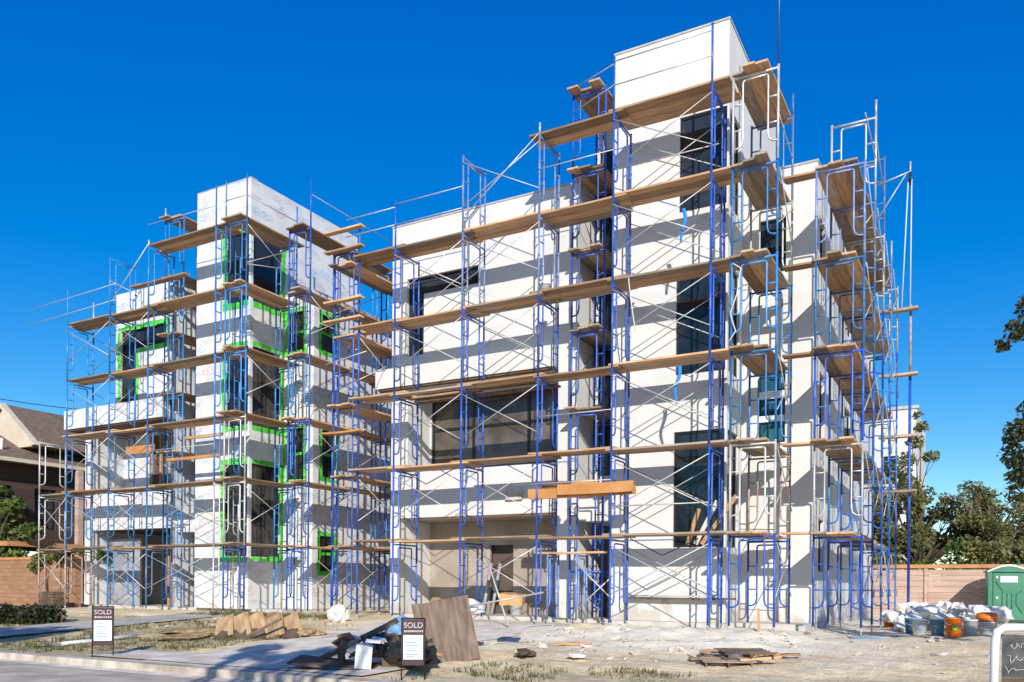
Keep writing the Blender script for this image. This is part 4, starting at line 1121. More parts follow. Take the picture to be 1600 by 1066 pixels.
def blob(name, r, loc, mat, label, cat, group=None, seed=0, rough=0.22, jit=0.06, res=(22, 13), power=1.0):
    """irregular lump: low waves plus ridges and jitter, flattened underneath"""
    rnd = random.Random(seed)
    m = MB(); nu, nv = res
    ph = [rnd.uniform(0, 6.28) for _ in range(8)]
    for j in range(nv + 1):
        v = math.pi * j / nv
        for i in range(nu):
            u = 2 * math.pi * i / nu
            k = 1 + rough * (math.sin(2*u + ph[0]) * math.sin(v*2 + ph[1]) + 0.7 * math.sin(3*u + ph[2]) * math.sin(3*v + ph[3]) + 0.5 * math.sin(5*u + ph[4] + 4*v) + 0.4 * abs(math.sin(7*u + ph[5] - 5*v))) * math.sin(v)
            k *= 1 + rnd.uniform(-jit, jit)
            cz = math.cos(v)
            m.v.append((r[0] * k * math.sin(v) ** power * math.cos(u), r[1] * k * math.sin(v) ** power * math.sin(u), r[2] * k * cz if cz > 0 else r[2] * 0.4 * cz))
    for j in range(nv):
        for i in range(nu):
            m.f.append((j*nu + i, (j+1)*nu + i, (j+1)*nu + (i+1) % nu, j*nu + (i+1) % nu)); m.sm.append(jit < 0.05)
    o = m.build(name, mat); o.location = loc; o.rotation_euler = (0, 0, rnd.uniform(0, 6.28))
    return tag(o, label, cat, group)

# rubbish heap with stained sheet
gz = lambda x, y: g(x, y)
obox('plywood_sheet', (1.02, 0.03, 1.15), (-8.13, 12.25, gz(-8.1, 12.3) + 0.52), (-11, -9, 50), 'plywood', 'stained brown plywood sheet standing upright beside the middle sold sign', 'sheet', jit=0.02)
obox('leaning_board', (1.9, 0.2, 0.06), (-9.45, 11.2, gz(-9.4, 11.2) + 0.36), (10, -27, 38), 'darkwood', 'long dark board leaning on the rubbish heap, lowest end left', 'board', 'boards in the rubbish heap')
obox('leaning_board', (1.5, 0.16, 0.05), (-9.0, 11.75, gz(-9, 11.7) + 0.42), (0, -24, 30), 'darkwood', 'shorter dark board behind the long leaning one', 'board', 'boards in the rubbish heap')
obox('leaning_board', (1.4, 0.9, 0.04), (-9.35, 10.75, gz(-9.3, 10.75) + 0.08), (3, 4, 30), 'darkwood', 'flat dark panel on the ground at the foot of the rubbish heap', 'board', 'boards in the rubbish heap', jit=0.03)
obox('leaning_board', (1.0, 0.12, 0.05), (-8.75, 12.1, gz(-8.75, 12.1) + 0.62), (0, -42, 30), 'darkwood', 'stub of dark board pointing up behind the sold sign', 'board', 'boards in the rubbish heap')
obox('cardboard_box', (0.42, 0.34, 0.42), (-8.62, 12.75, gz(-8.6, 12.7) + 0.80), (12, 18, 30), 'card', 'torn orange cardboard box on top of the rubbish heap', 'box', jit=0.03)
obox('cardboard_box', (0.42, 0.38, 0.2), (-7.55, 13.6, gz(-7.55, 13.6) + 1.0), (6, 4, 20), 'card', 'flat cardboard box behind the top of the plywood sheet', 'box', jit=0.02)
obox('crate', (0.5, 0.4, 0.45), (-8.5, 11.4, gz(-8.5, 11.4) + 0.22), (5, 8, 25), 'darkwood', 'broken brown crate in the middle of the rubbish heap', 'crate', jit=0.03)
obox('carton', (0.26, 0.2, 0.42), (-8.75, 10.75, gz(-8.75, 10.75) + 0.22), (4, 6, 40), 'wbucket', 'white carton standing at the front of the rubbish heap', 'carton', jit=0.015)
for q, (x, y, z, r, mt, lb) in enumerate(((-8.2, 11.3, 0.2, (0.45, 0.4, 0.28), 'black', 'black rubbish bag right of the sold sign'), (-8.95, 11.6, 0.25, (0.5, 0.4, 0.3), 'darkwood', 'brown heap of torn rubbish behind the carton'), (-8.8, 11.9, 0.55, (0.3, 0.25, 0.26), 'bbucket', 'pale blue plastic sack on the rubbish heap'), (-8.1, 12.85, 0.85, (0.3, 0.25, 0.2), 'wbucket', 'white plastic sack at the top of the plywood sheet'), (-8.35, 12.8, 0.92, (0.16, 0.13, 0.1), 'rag', 'bright blue bag at the top of the rubbish heap'))):
    blob('rubbish_bag', r, (x, y, gz(x, y) + z), mt, lb, 'bag', 'rubbish bags', seed=q + 3)
rnd = random.Random(21)
for q in range(16):
    x, y = -8.7 + rnd.uniform(-0.75, 0.6), 11.3 + rnd.uniform(-0.6, 0.7)
    obox('heap_scrap', (rnd.uniform(0.2, 0.6), rnd.uniform(0.08, 0.25), rnd.uniform(0.02, 0.05)), (x, y, gz(x, y) + rnd.uniform(0.25, 0.55)), (rnd.uniform(-40, 40), rnd.uniform(-45, 45), rnd.uniform(0, 180)), ('darkwood', 'plywood', 'card', 'bag', 'darkwood')[q % 5], ('small dark scrap in the rubbish heap', 'small brown scrap in the rubbish heap', 'small tan cardboard scrap in the rubbish heap', 'small white scrap in the rubbish heap', 'small dark scrap in the rubbish heap')[q % 5], 'scrap', 'small scraps in the rubbish heap', jit=0.02)
obox('red_scrap', (0.3, 0.12, 0.05), (-9.9, 11.1, gz(-9.9, 11.1) + 0.03), (0, 0, 20), 'plank_red', 'small red scrap left of the rubbish heap', 'scrap', jit=0.02)
m = MB(); m.tube([(-7.95, 12.6, 0.45), (-6.75, 13.3, 0.72)], 0.016, 8); tag(m.build('white_pipe', 'galv', None, (-7.95, 12.6, 0.45)), 'thin grey pipe lying across the top of the plywood sheet', 'pipe', 'white pipes')
m = MB(); m.tube([(-10.6, 17.6, 1.75), (-9.55, 17.0, -0.1)], 0.022, 8); tag(m.build('white_pipe', 'galv', None, (-9.55, 17.0, -0.1)), 'long grey pole leaning diagonally before the garage', 'pipe', 'white pipes')
m = MB(); m.tube([(-17.55, 11.2, gz(-17.5, 11.2) + 0.05), (-17.3, 12.9, gz(-17.3, 12.9) + 0.06)], 0.045, 8); tag(m.build('white_pipe', 'white_paint', None, (-17.5, 12, -0.5)), 'white pipe lying on the lawn beside the left sold sign', 'pipe', 'white pipes')

# brown slabs stacked on the lawn
for q in range(5):
    x = -15.3 + 0.40 * q; y = 13.75 + 0.13 * q
    obox('pile_board', (0.42, 1.0, 0.05), (x, y, gz(x, y) + 0.22 + 0.02 * (q % 2)), (27 + 4 * (q % 3), -24, 34 + 5 * (q % 3)), 'pile_wood', '%s of the leaning tan boards piled beside the driveway, counted from the left' % NTH[q], 'board', 'tan boards by the driveway', jit=0.012)
    obox('pile_board', (0.36, 0.9, 0.045), (x + 0.06, y - 0.12, gz(x, y) + 0.13), (22 + 5 * (q % 2), -20, 30 + 6 * (q % 3)), 'darkwood', 'dark board under the %s leaning tan board by the driveway' % NTH[q], 'board', 'dark boards by the driveway', jit=0.012)
for q, (x, y, r) in enumerate(((-16.6, 14.0, (0.95, 0.42, 0.10)), (-15.9, 13.3, (0.8, 0.4, 0.08)), (-13.3, 14.4, (0.35, 0.28, 0.13)), (-15.4, 15.4, (0.3, 0.25, 0.3)))):
    blob('dirt_heap', r, (x, y, gz(x, y) + r[2] * 0.35), 'sack', label=('long brown dirt heap left of the slabs', 'low dirt heap in front of the slabs', 'small dirt heap right of the slabs', 'round brown sack behind the slabs')[q], cat='dirt heap', group='dirt heaps', seed=20 + q, jit=0.07, rough=0.2)
obox('slab_board', (1.1, 0.1, 0.05), (-13.95, 13.5, gz(-13.9, 13.5) + 0.22), (0, -28, 30), 'darkwood', 'dark edge board leaning on the right end of the slabs', 'board')
blob('white_bag', (0.22, 0.15, 0.34), (-14.7, 17.0, gz(-14.7, 17) + 0.1), 'bag', 'white plastic sack near the wall of the unfinished house', 'bag', seed=77, rough=0.4, jit=0.09)

# broken pallets
def pallet(x, y, z, rz, tilt, label, n=6, L=1.2, mt='darkwood'):
    root = thing('pallet', (x, y, z), label, 'pallet', 'broken pallets')
    root.rotation_euler = (R(tilt), 0, R(rz)); root.scale = (0.66, 0.66, 0.8)
    rnd = random.Random(int(abs(x * 100 + z * 991)))
    for k in range(n):
        m = MB(); yy = -0.42 + 0.84 * k / (n - 1)
        m.box(-L/2 + rnd.uniform(-.08, .05), L/2 + rnd.uniform(-.05, .08), yy - 0.05, yy + 0.05, 0.09, 0.112, Matrix.Rotation(rnd.uniform(-0.04, 0.04), 4, 'Z'))
        o = bpy.data.objects.new('top_board', m.mesh('top_board', mt)); COL.objects.link(o); o.parent = root
    for k in range(3):
        m = MB(); xx = -L/2 + 0.06 + (L - 0.12) * k / 2
        m.box(xx - 0.02, xx + 0.02, -0.47, 0.47, 0.0, 0.088)
        o = bpy.data.objects.new('bearer', m.mesh('bearer', 'darkwood')); COL.objects.link(o); o.parent = root
pallet(-3.55, 13.6, gz(-3.5, 13.6) + 0.0, 22, 2, 'broken dark pallet lying lowest in the front of the pallet pile', mt='plank_grey')
pallet(-3.3, 13.85, gz(-3.3, 13.8) + 0.13, 30, 4, 'second broken pallet lying askew on the lower pallet', 5, mt='darkwood')
pallet(-3.75, 14.4, gz(-4, 14.5) + 0.0, 12, 0, 'broken pallet with pale boards at the left back of the pile', 5, 1.4, mt='plank')
for q, (x, y, z, L, rz, mt, ds) in enumerate(((-3.05, 13.75, 0.13, 0.7, 38, 'plank', 'tan board on the right end of the pallets'), (-3.2, 14.5, 0.08, 0.6, 20, 'plank_red', 'orange brown offcut behind the pallets'), (-2.85, 14.8, 0.06, 0.5, 10, 'plank', 'pale offcut at the right back of the pallets'), (-3.95, 13.9, 0.05, 0.6, 35, 'plank', 'board end sticking out left of the pallets'), (-6.9, 14.9, 0.03, 0.7, 15, 'card', 'flat brown scrap on the white plaster ground'))):
    obox('loose_board', (L, 0.14, 0.035), (x, y, gz(x, y) + z), (3, -4, rz), mt, ds, 'board', 'loose boards on the ground', jit=0.01)

# buckets
def bucket(x, y, z, mat, label, r=0.15, h=0.37, tilt=None, spot=None):
    root = thing('bucket', (x, y, z), label, 'bucket', 'site buckets')
    m = MB(); m.lathe([(r * 0.84, 0), (r, h), (r * 1.06, h), (r * 1.06, h - 0.025), (r * 1.0, h - 0.03)], 18)
    o = bpy.data.objects.new('pail', m.mesh('pail', mat)); COL.objects.link(o); o.parent = root
    m = MB(); m.tube([(r * 1.07, 0, h - 0.06), (r * 0.9, -r * 0.75, h - 0.13), (0, -r * 1.2, h - 0.17), (-r * 0.9, -r * 0.75, h - 0.13), (-r * 1.07, 0, h - 0.06)], 0.006, 5)
    o = bpy.data.objects.new('handle', m.mesh('handle', 'galv')); COL.objects.link(o); o.parent = root
    if spot:
        m = MB(); m.tube([(0.03, -r * 0.98, h * 0.48), (0.03, -r * 1.0 - 0.012, h * 0.48)], 0.05, 12)
        o = bpy.data.objects.new('label_spot', m.mesh('label_spot', spot)); COL.objects.link(o); o.parent = root
    if tilt: root.rotation_euler = tilt
    return root
bucket(-0.42, 20.6, -0.2, 'orange', 'orange bucket with green spot, standing in front of the white bags', 0.17, 0.42, spot='tape')
bucket(-0.10, 21.3, -0.2, 'wbucket', 'white bucket between the orange bucket and the orange lidded one')
root = bucket(0.22, 21.6, -0.2, 'wbucket', 'wide white tub under an orange lid', 0.2, 0.32)
m = MB(); m.lathe([(0.20, 0.33), (0.22, 0.34), (0.21, 0.50), (0.1, 0.53)], 18); o = bpy.data.objects.new('lid', m.mesh('lid', 'orange')); COL.objects.link(o); o.parent = root
bucket(-0.75, 21.0, -0.2, 'bbucket', 'pale blue bucket left of the orange bucket')
bucket(-1.10, 20.9, -0.2, 'wbucket', 'white bucket with a blue band left of the pale blue one', 0.16, 0.36, spot='bbucket')
bucket(-1.30, 21.7, -0.2, 'bbucket', 'dusty blue bucket in the shade by the flank scaffold', 0.17, 0.36)
bucket(-2.05, 25.0, -0.22, 'orange', 'orange bucket in the shade under the flank scaffold', 0.18, 0.42)
bucket(-11.6, 21.1, 0.0, 'wbucket', 'cream bucket in the garage of the white house', 0.2, 0.45)
bucket(-9.55, 18.75, 8.095, 'wbucket', 'white bucket on the fourth deck by the entrance bay', 0.15, 0.36)
# white bags and spoil
for q in range(20):
    rnd = random.Random(q * 7 + 1)
    x = -1.85 + 0.115 * q + rnd.uniform(-0.1, 0.1); y = 23.4 + rnd.uniform(-0.6, 1.4)
    blob('white_bag', (rnd.uniform(0.22, 0.42), rnd.uniform(0.2, 0.36), rnd.uniform(0.16, 0.30)), (x, y, gz(x, y) + rnd.uniform(0.08, 0.42)), 'bag', 'crumpled white plaster bag in the heap before the wooden fence', 'bag', 'white bags in the heap', seed=q + 40, rough=0.4, jit=0.13, res=(14, 9))
for q in range(4):
    obox('tarp_strip', (1.1, 0.10, 0.04), (0.05 + 0.1 * q, 23.2 + 0.15 * q, gz(0, 23) + 0.42 - 0.03 * q), (8 * q, 22, -20 + 6 * q), 'rubble' if q % 2 else 'cap', 'grey strip of torn sheeting at the right end of the white bag heap', 'scrap', 'grey sheeting strips', jit=0.02)
obox('blue_sheet', (0.6, 0.3, 0.02), (-2.0, 18.6, gz(-2, 18.6) + 0.03), (0, 0, 15), 'bbucket', 'pale blue sheet lying flat before the flank scaffold', 'sheet', jit=0.015)
# survey stake
m = MB(); m.box(-0.02, 0.02, -0.02, 0.02, -0.1, 0.5); m.prism([(-0.02, -0.02, -0.1), (0.02, -0.02, -0.1), (0, 0, -0.2)], (0, 0.04, 0))
tag(m.build('survey_stake', 'card', None, None, (-3.85, 17.2, gz(-3.85, 17.2) + 0.1)), 'thin tan wooden stake before the recessed wall right of the tower', 'stake')
# rubble chunks
rub_m = []
for s_ in range(4):
    o = blob('rubble_chunk', (0.10, 0.075, 0.06), (0, 0, -0.3), 'rubble', None, None, None, seed=100 + s_, rough=0.45, jit=0.2, res=(8, 5))
    rub_m.append(o.data); bpy.data.objects.remove(o)
rnd = random.Random(11)
for q in range(190):
    zone = rnd.random()
    if zone < 0.6: x, y = rnd.uniform(-9, -3.2), rnd.uniform(13.2, 18.0)
    elif zone < 0.8: x, y = rnd.uniform(-3.4, 1.5), rnd.uniform(14, 19)
    else: x, y = rnd.uniform(-19, -13.5), rnd.uniform(13.8, 17.8)
    o = bpy.data.objects.new('rubble_chunk', rub_m[q % 4]); COL.objects.link(o)
    k = rnd.uniform(0.2, 0.7) * (1.8 if rnd.random() < 0.1 else 1)
    o.scale = (k * rnd.uniform(0.8, 1.4), k, k * rnd.uniform(0.6, 1.2)); o.rotation_euler = (rnd.uniform(-.4, .4), rnd.uniform(-.4, .4), rnd.uniform(0, 6.28))
    o.location = (x, y, gz(x, y) + rough_ground(x, y) + 0.015)
    tag(o, 'small pale chunk of plaster rubble scattered on the ground', 'rubble', 'scattered rubble chunks')
blob('black_rag', (0.26, 0.16, 0.08), (-7.05, 13.2, gz(-7, 13.2) + 0.06), 'darkwood', 'dark crumpled rag on the dirt right of the plywood sheet', 'rag', seed=8, rough=0.4)
blob('white_scrap', (0.16, 0.10, 0.05), (-6.1, 13.3, gz(-6.1, 13.3) + 0.04), 'bag', 'flat white scrap on the dirt', 'scrap', seed=9, rough=0.4)
# timbers and pipes inside the garage
for q, x in enumerate((-12.6, -12.3)):
    m = MB(); m.tube([(x, 20.9, 0), (x + 0.05, 21.3, 1.5)], 0.05, 8)
    tag(m.build('plastic_pipe', 'galv', None, (x, 20.9, 0)), ('left' if q == 0 else 'right') + ' grey pipe leaning on the garage back wall', 'pipe', 'pipes in the garage')
for q, (x, z) in enumerate(((-6.1, 1.95), (-5.9, 1.95), (-5.75, 1.95))):
    m = MB(); m.box(-0.05, 0.05, -0.02, 0.02, 0, 0.9 + 0.25 * q, Matrix.Rotation(R(18 + 9 * q), 4, 'Y'))
    o = m.build('leaning_timber', ('stud', 'rubble', 'plank')[q]); o.location = (x, YT + 0.05, 1.87); tag(o, '%s pale timber leaning in the lower tower window' % NTH[q], 'timber', 'timbers in the tower window')

# ------------------------------------------------------------------ fence, toilet, neighbours
fz = -0.36
f = thing('wooden_fence', (-2, 35.2, fz), 'horizontal board fence with orange brown cap at the back right', 'fence')
for q in range(7):
    x0 = -9.0 + 2.45 * q
    m = MB()
    for k in range(9):
        m.box(x0 + 0.06, x0 + 2.39, 35.2 + 0.008 * (k % 2), 35.23 + 0.008 * (k % 2), fz + 0.02 + 0.215 * k, fz + 0.225 + 0.215 * k)
    m.build('board_panel', 'fence', f)
    m = MB(); m.box(x0 - 0.06, x0 + 0.055, 35.14, 35.26, fz - 0.1, fz + 2.0); m.build('post', 'fence', f)
m = MB(); m.box(-9.1, 8.2, 35.1, 35.3, fz + 2.003, fz + 2.14); m.build('cap_board', 'fence_cap', f)

p = thing('portable_toilet', (0.92, 33.75, -0.33), 'green portable toilet with white roof edge by the wooden fence', 'portable toilet')
p.rotation_euler = (0, 0, R(6)); p.scale = (0.94, 0.94, 0.885)
def ppart(name, mb, mat, par=None):
    o = bpy.data.objects.new(name, mb.mesh(name, mat)); COL.objects.link(o); o.parent = par or p; return o
W = 0.62
m = MB(); m.box(-W, W, -0.55, 0.62, 0.12, 2.05); m.box(-W - 0.03, -W + 0.10, -0.60, -0.551, 0.1, 2.05); m.box(W - 0.10, W + 0.03, -0.60, -0.551, 0.1, 2.05); ppart('cabin', m, 'potty')
m = MB(); m.box(-W - 0.05, W + 0.05, -0.62, 0.68, 0, 0.118); ppart('skid_base', m, 'black')
m = MB(); arc = [(-W - 0.06 + (2*W + 0.12) * k / 10, 2.06 + 0.24 * math.sin(math.pi * k / 10)) for k in range(11)]
m.prism([(x, -0.64, z) for x, z in arc] + [(W + 0.06, -0.64, 2.02), (-W - 0.06, -0.64, 2.02)], (0, 1.32, 0)); ppart('roof', m, 'potty')
m = MB(); m.prism([(x, -0.66, z + 0.005) for x, z in arc] + [(x, -0.66, z - 0.055) for x, z in reversed(arc)], (0, 0.019, 0)); ppart('roof_edge', m, 'white_paint')
m = MB(); m.box(-W + 0.13, W - 0.13, -0.59, -0.552, 0.16, 1.98); d = ppart('door', m, 'potty')
m = MB(); m.box(-0.26, 0.28, -0.60, -0.591, 1.62, 1.86); ppart('notice', m, 'paper', d)
m = MB()
for pts in (((-0.42, 1.65), (-0.2, 1.30), (-0.2, 0.75), (-0.42, 0.35)), ((0.42, 1.30), (0.24, 1.15), (0.24, 0.75), (0.42, 0.45)), ((-0.05, 1.2), (-0.05, 0.6)), ((0.1, 1.2), (0.1, 0.6))):
    m.tube([(x, -0.592, z) for x, z in pts], 0.018, 6)
ppart('moulded_rib', m, 'potty_dark', d)
m = MB(); m.box(-0.40, -0.34, -0.62, -0.592, 0.98, 1.06); m.box(-0.40, -0.34, -0.615, -0.592, 1.78, 1.86); ppart('latch', m, 'white_paint', d)
m = MB(); m.tube([(0.45, 0.45, 2.0), (0.45, 0.45, 2.5)], 0.05, 10); ppart('vent_pipe', m, 'potty_dark')

# brick wall on the left, with stacked bricks and a climbing shrub
bw = thing('brick_wall', (-34.5, 19.5, -0.12), 'low tan brick garden wall at the far left', 'wall')
m = MB(); m.box(-48, -29.75, 19.5, 19.75, -0.3, 1.72); m.build('brickwork', 'brick', bw)
m = MB(); m.box(-48, -29.74, 19.46, 19.79, 1.722, 1.82); m.build('coping', 'fence_cap', bw)
st = thing('brick_stack', (-29.6, 18.5, -0.13), 'stack of dark bricks by the left end of the scaffold', 'bricks')
for j in range(6):
    m = MB()
    for i in range(4):
        m.box(-0.42 + 0.21 * i + 0.02 * (j % 2), -0.42 + 0.21 * i + 0.195 + 0.02 * (j % 2), -0.2, 0.2, 0.105 * j, 0.105 * j + 0.095)
    o = bpy.data.objects.new('brick_course', m.mesh('brick_course', 'darkwood')); COL.objects.link(o); o.parent = st

nh = thing('neighbour_house', (-40, 24, -0.1), 'neighbouring house with brown shingle roof and dark walls at the far left', 'house')
m = MB(); holed_wall(m, 'X', -36.5, -0.3, 14, 36, -0.1, 6.1, [(20.0, 21.0, 3.2, 5.0), (22.0, 23.0, 3.2, 5.0), (20.6, 23.2, 0.0, 2.2)]); m.box(-46, -36.8, 14, 14.3, -0.1, 6.1); m.build('wall', 'brick_shaded', nh)
for a, b, c, d_ in ((20.0, 21.0, 3.2, 5.0), (22.0, 23.0, 3.2, 5.0)):
    window(nh, 'X', -36.5, a, b, c, d_, -0.1, 'glass', (), ((c + d_) / 2,), 0.07)
m = MB(); m.box(-36.6, -35.4, 20.2, 23.8, 2.35, 2.55); m.build('porch_roof', 'fence_cap', nh)
m = MB(); m.box(-35.75, -35.5, 23.4, 23.65, -0.1, 5.9); m.build('porch_post', 'fence', nh)
m = MB(); m.prism([(-35.7, 13.4, 5.98), (-35.7, 13.4, 6.12), (-39.2, 13.4, 7.75), (-46.5, 13.4, 7.75), (-46.5, 13.4, 5.98)], (0, 24, 0)); m.build('lower_roof', 'shingle', nh)
GXc, GYc = -38.5, 21.85
m = MB(); m.prism([(GXc + 2.7, GYc, 6.80), (GXc, GYc, 8.88), (GXc - 2.7, GYc, 6.80)], (0, 16, 0)); m.build('upper_roof', 'shingle', nh)
m = MB(); m.prism([(GXc + 2.3, GYc - 0.16, 6.80), (GXc, GYc - 0.16, 8.57), (GXc - 2.3, GYc - 0.16, 6.80)], (0, 0.15, 0)); m.build('gable', 'cream', nh)
m = MB()
for s_ in (1, -1):
    x0, x1 = GXc + s_ * 2.72, GXc
    m.prism([(x0, GYc - 0.3, 6.82), (x1, GYc - 0.3, 8.92), (x1, GYc - 0.3, 8.72), (x0 - s_ * 0.26, GYc - 0.3, 6.82)], (0, 0.29, 0))
m.build('barge_board', 'cream', nh)
m = MB(); m.box(-35.74, -35.62, 13.4, 37.4, 5.94, 6.10); m.build('gutter', 'cream', nh)
m = MB(); m.tube([(-36.6, 20.6, 6.4), (-36.6, 20.6, 7.0)], 0.07, 8); m.build('vent_pipe', 'white_paint', nh)

fb = thing('far_building', (-6, 62, -0.3), 'tall white building far behind the trees at right', 'building')
m = MB(); holed_wall(m, 'Y', 60, 0.3, -14, -3.40, -0.3, 12.6, [(-5.4, -4.6, 2, 3.6), (-5.4, -4.6, 5, 6.6), (-5.4, -4.6, 8, 9.6)]); m.box(-3.7, -3.40, 60.3, 70, -0.3, 12.6); m.box(-14, -3.7, 60.3, 70, 12.2, 12.3); m.build('wall', 'farwhite', fb)
for z in (2, 5, 8): window(fb, 'Y', 60, -5.4, -4.6, z, z + 1.6, 0.1, 'glass', (), (z + 0.8,), 0.08)
m = MB(); m.box(-14.1, -3.3, 59.9, 60.35, 12.6, 12.8); m.build('parapet_cap', 'cap', fb)

# overhead wire on the left
m = MB(); pts = []
for k in range(13):
    t = k / 12; pts.append((-44 + 20 * t, 22.5 + 3 * t, 10.2 - 2.4 * t - 0.5 * math.sin(math.pi * t)))
m.tube(pts, 0.018, 5); tag(m.build('overhead_cable', 'wire', None, pts[0]), 'thin black overhead cable crossing the sky above the neighbouring roof', 'cable')
# ------------------------------------------------------------------ plants
def leaves(mb, centres, n, size, rnd, squash=0.75):
    """leaf-sized faces through the volume of several clumps: (x, y, z, r)"""
    tot = sum(c[3] ** 2 for c in centres)
    for cx, cy, cz, r in centres:
        for _ in range(int(n * r * r / tot)):
            d = Vector((rnd.gauss(0, 1), rnd.gauss(0, 1), rnd.gauss(0, 1))).normalized() * r * (rnd.random() ** 0.45)
            p = Vector((cx + d.x, cy + d.y, cz + d.z * squash))
            s_ = size * rnd.uniform(0.6, 1.4)
            a = Vector((rnd.gauss(0, 1), rnd.gauss(0, 1), rnd.gauss(0, 0.7))).normalized()
            b_ = a.cross(Vector((rnd.gauss(0, 1), rnd.gauss(0, 1), rnd.gauss(0, 1)))).normalized()
            i = len(mb.v)
            mb.v += [tuple(p - a * s_), tuple(p + b_ * s_ * 0.5), tuple(p + a * s_), tuple(p - b_ * s_ * 0.5)]
            mb.f.append((i, i+1, i+2, i+3)); mb.sm.append(False)

def tree(name, base, top_h, centres, n, size, leaf, label, seed, trunk_r=0.22, group=None, cat='tree', limbs=None):
    rnd = random.Random(seed)
    root = thing(name, base, label, cat, group)
    m = MB()
    bx_, by_, bz_ = base
    cz = min(c[2] for c in centres)
    fork = Vector((bx_ + rnd.uniform(-.3, .3), by_, bz_ + top_h * 0.35))
    m.tube([base, (Vector(base) + fork) / 2 + Vector((rnd.uniform(-.15, .15), 0, 0)), fork], [trunk_r * 1.25, trunk_r, trunk_r * 0.85], 8)
    m.build('trunk', 'bark', root)
    m = MB()
    for c in (limbs or centres):
        e = Vector(c[:3]); mid = fork.lerp(e, 0.5) + Vector((rnd.uniform(-.4, .4), rnd.uniform(-.4, .4), rnd.uniform(0, .5)))
        m.tube([fork - Vector((0, 0, 0.1)), mid, e], [trunk_r * 0.5, trunk_r * 0.3, trunk_r * 0.08], 6)
        for _ in range(3):
            q = e + Vector((rnd.uniform(-1, 1), rnd.uniform(-1, 1), rnd.uniform(-.6, .6))) * c[3] * 0.8
            m.tube([mid.lerp(e, 0.5), mid.lerp(q, 0.75), q], [trunk_r * 0.14, trunk_r * 0.08, trunk_r * 0.03], 5)
    m.build('limbs', 'bark', root)
    m = MB(); leaves(m, centres, n, size, rnd); m.build('crown', leaf, root)
    return root

def clumps(c, rad, n, rnd, r0, r1, zs=0.6):
    out = []
    for _ in range(n):
        d = Vector((rnd.gauss(0, 1), rnd.gauss(0, 1), rnd.gauss(0, 1))).normalized() * (rnd.random() ** 0.4)
        out.append((c[0] + d.x * rad[0], c[1] + d.y * rad[1], c[2] + d.z * rad[2], rnd.uniform(r0, r1)))
    return out
rnd = random.Random(3)
G_T = 'trees beyond the wooden fence'
tree('oak_tree', (-2.2, 46, -0.3), 6, clumps((-2.0, 46, 4.3), (2.9, 2.2, 2.0), 44, rnd, 0.3, 0.75), 6000, 0.11, 'leaf_oak', 'spreading green oak beyond the fence, nearest the flank scaffold', 31, group=G_T)
tree('oak_tree', (0.6, 45, -0.3), 6, clumps((0.5, 45, 3.9), (2.2, 1.8, 2.2), 38, rnd, 0.3, 0.68), 5000, 0.10, 'leaf_oak', 'middle green oak beyond the fence', 32, group=G_T)
tree('oak_tree', (3.6, 47, -0.3), 5, clumps((2.6, 47, 3.0), (3.2, 2.0, 1.5), 34, rnd, 0.4, 0.85), 6500, 0.11, 'leaf_green', 'lower light green tree beyond the fence behind the toilet', 33, group=G_T)
tree('oak_tree', (-4.6, 48, -0.3), 8, clumps((-4.6, 48, 5.0), (2.0, 2.0, 2.6), 20, rnd, 0.5, 1.0), 4500, 0.13, 'leaf_oak', 'tall oak beyond the fence seen through the flank scaffold', 34, group=G_T)
tree('thin_tree', (-3.4, 55, -0.3), 11, [(-3.2, 55, 9.6, 0.55), (-2.9, 55, 10.5, 0.45), (-3.7, 55, 8.6, 0.6), (-2.4, 55, 8.7, 0.5), (-3.6, 55, 7.2, 0.7), (-3.1, 55, 11.2, 0.3)], 900, 0.13, 'leaf_oak', 'thin wispy tree top before the far white building', 35, 0.14)
rnd = random.Random(14)
for q, (x, lb) in enumerate(((-3.4, 'low shrub behind the fence seen through the flank scaffold'), (-1.3, 'low shrub behind the left part of the fence'), (0.7, 'low shrub behind the fence left of the toilet'), (2.6, 'low shrub behind the fence above the toilet'))):
    sh_ = thing('shrub', (x, 42, -0.35), lb, 'shrub', 'shrubs behind the fence')
    cl = [(x + rnd.uniform(-1.1, 1.1), 42 + rnd.uniform(-0.4, 0.4), rnd.uniform(0.6, 2.9), rnd.uniform(0.4, 0.75)) for _ in range(14)]
    m = MB(); leaves(m, cl, 2200, 0.11, rnd); m.build('foliage', 'leaf_green' if q % 2 else 'leaf_oak', sh_)
    m = MB(); m.tube([(x, 42, -0.35), (x + 0.1, 42, 0.6), (x - 0.1, 42, 1.6)], [0.06, 0.045, 0.02], 6); m.build('stem', 'bark', sh_)
# near oak at the right edge with hanging branches
near = [(1.35, 18, 6.7, 0.42), (0.95, 18, 6.1, 0.36), (0.62, 18, 5.62, 0.26), (0.40, 18.0, 5.35, 0.15), (1.4, 18, 5.9, 0.45), (1.7, 18.2, 6.3, 0.5), (1.2, 18, 5.2, 0.28), (0.95, 18, 4.95, 0.20), (1.6, 18, 5.2, 0.4),
        (0.85, 17.8, 4.15, 0.24), (0.65, 17.8, 3.75, 0.26), (0.55, 17.8, 3.35, 0.24), (0.75, 17.8, 3.0, 0.3), (1.1, 17.9, 3.6, 0.34), (1.15, 17.9, 2.9, 0.36), (0.62, 17.8, 2.6, 0.25), (1.5, 18, 3.2, 0.5), (1.6, 18, 4.3, 0.4), (0.85, 17.8, 4.5, 0.12), (1.2, 18, 7.25, 0.12), (4.4, 18.6, 9.0, 1.2), (5.8, 19.2, 9.3, 1.4), (6.8, 18.6, 8.6, 1.2)]
NK = 15.6 / 18
near = [(x * NK, y * NK, 0.82 + (z - 0.82) * NK, r * NK) for x, y, z, r in near]
near_limbs = [near[q] for q in (0, 2, 6, 8, 10, 12, 14, 16, 18, 19, 20)]
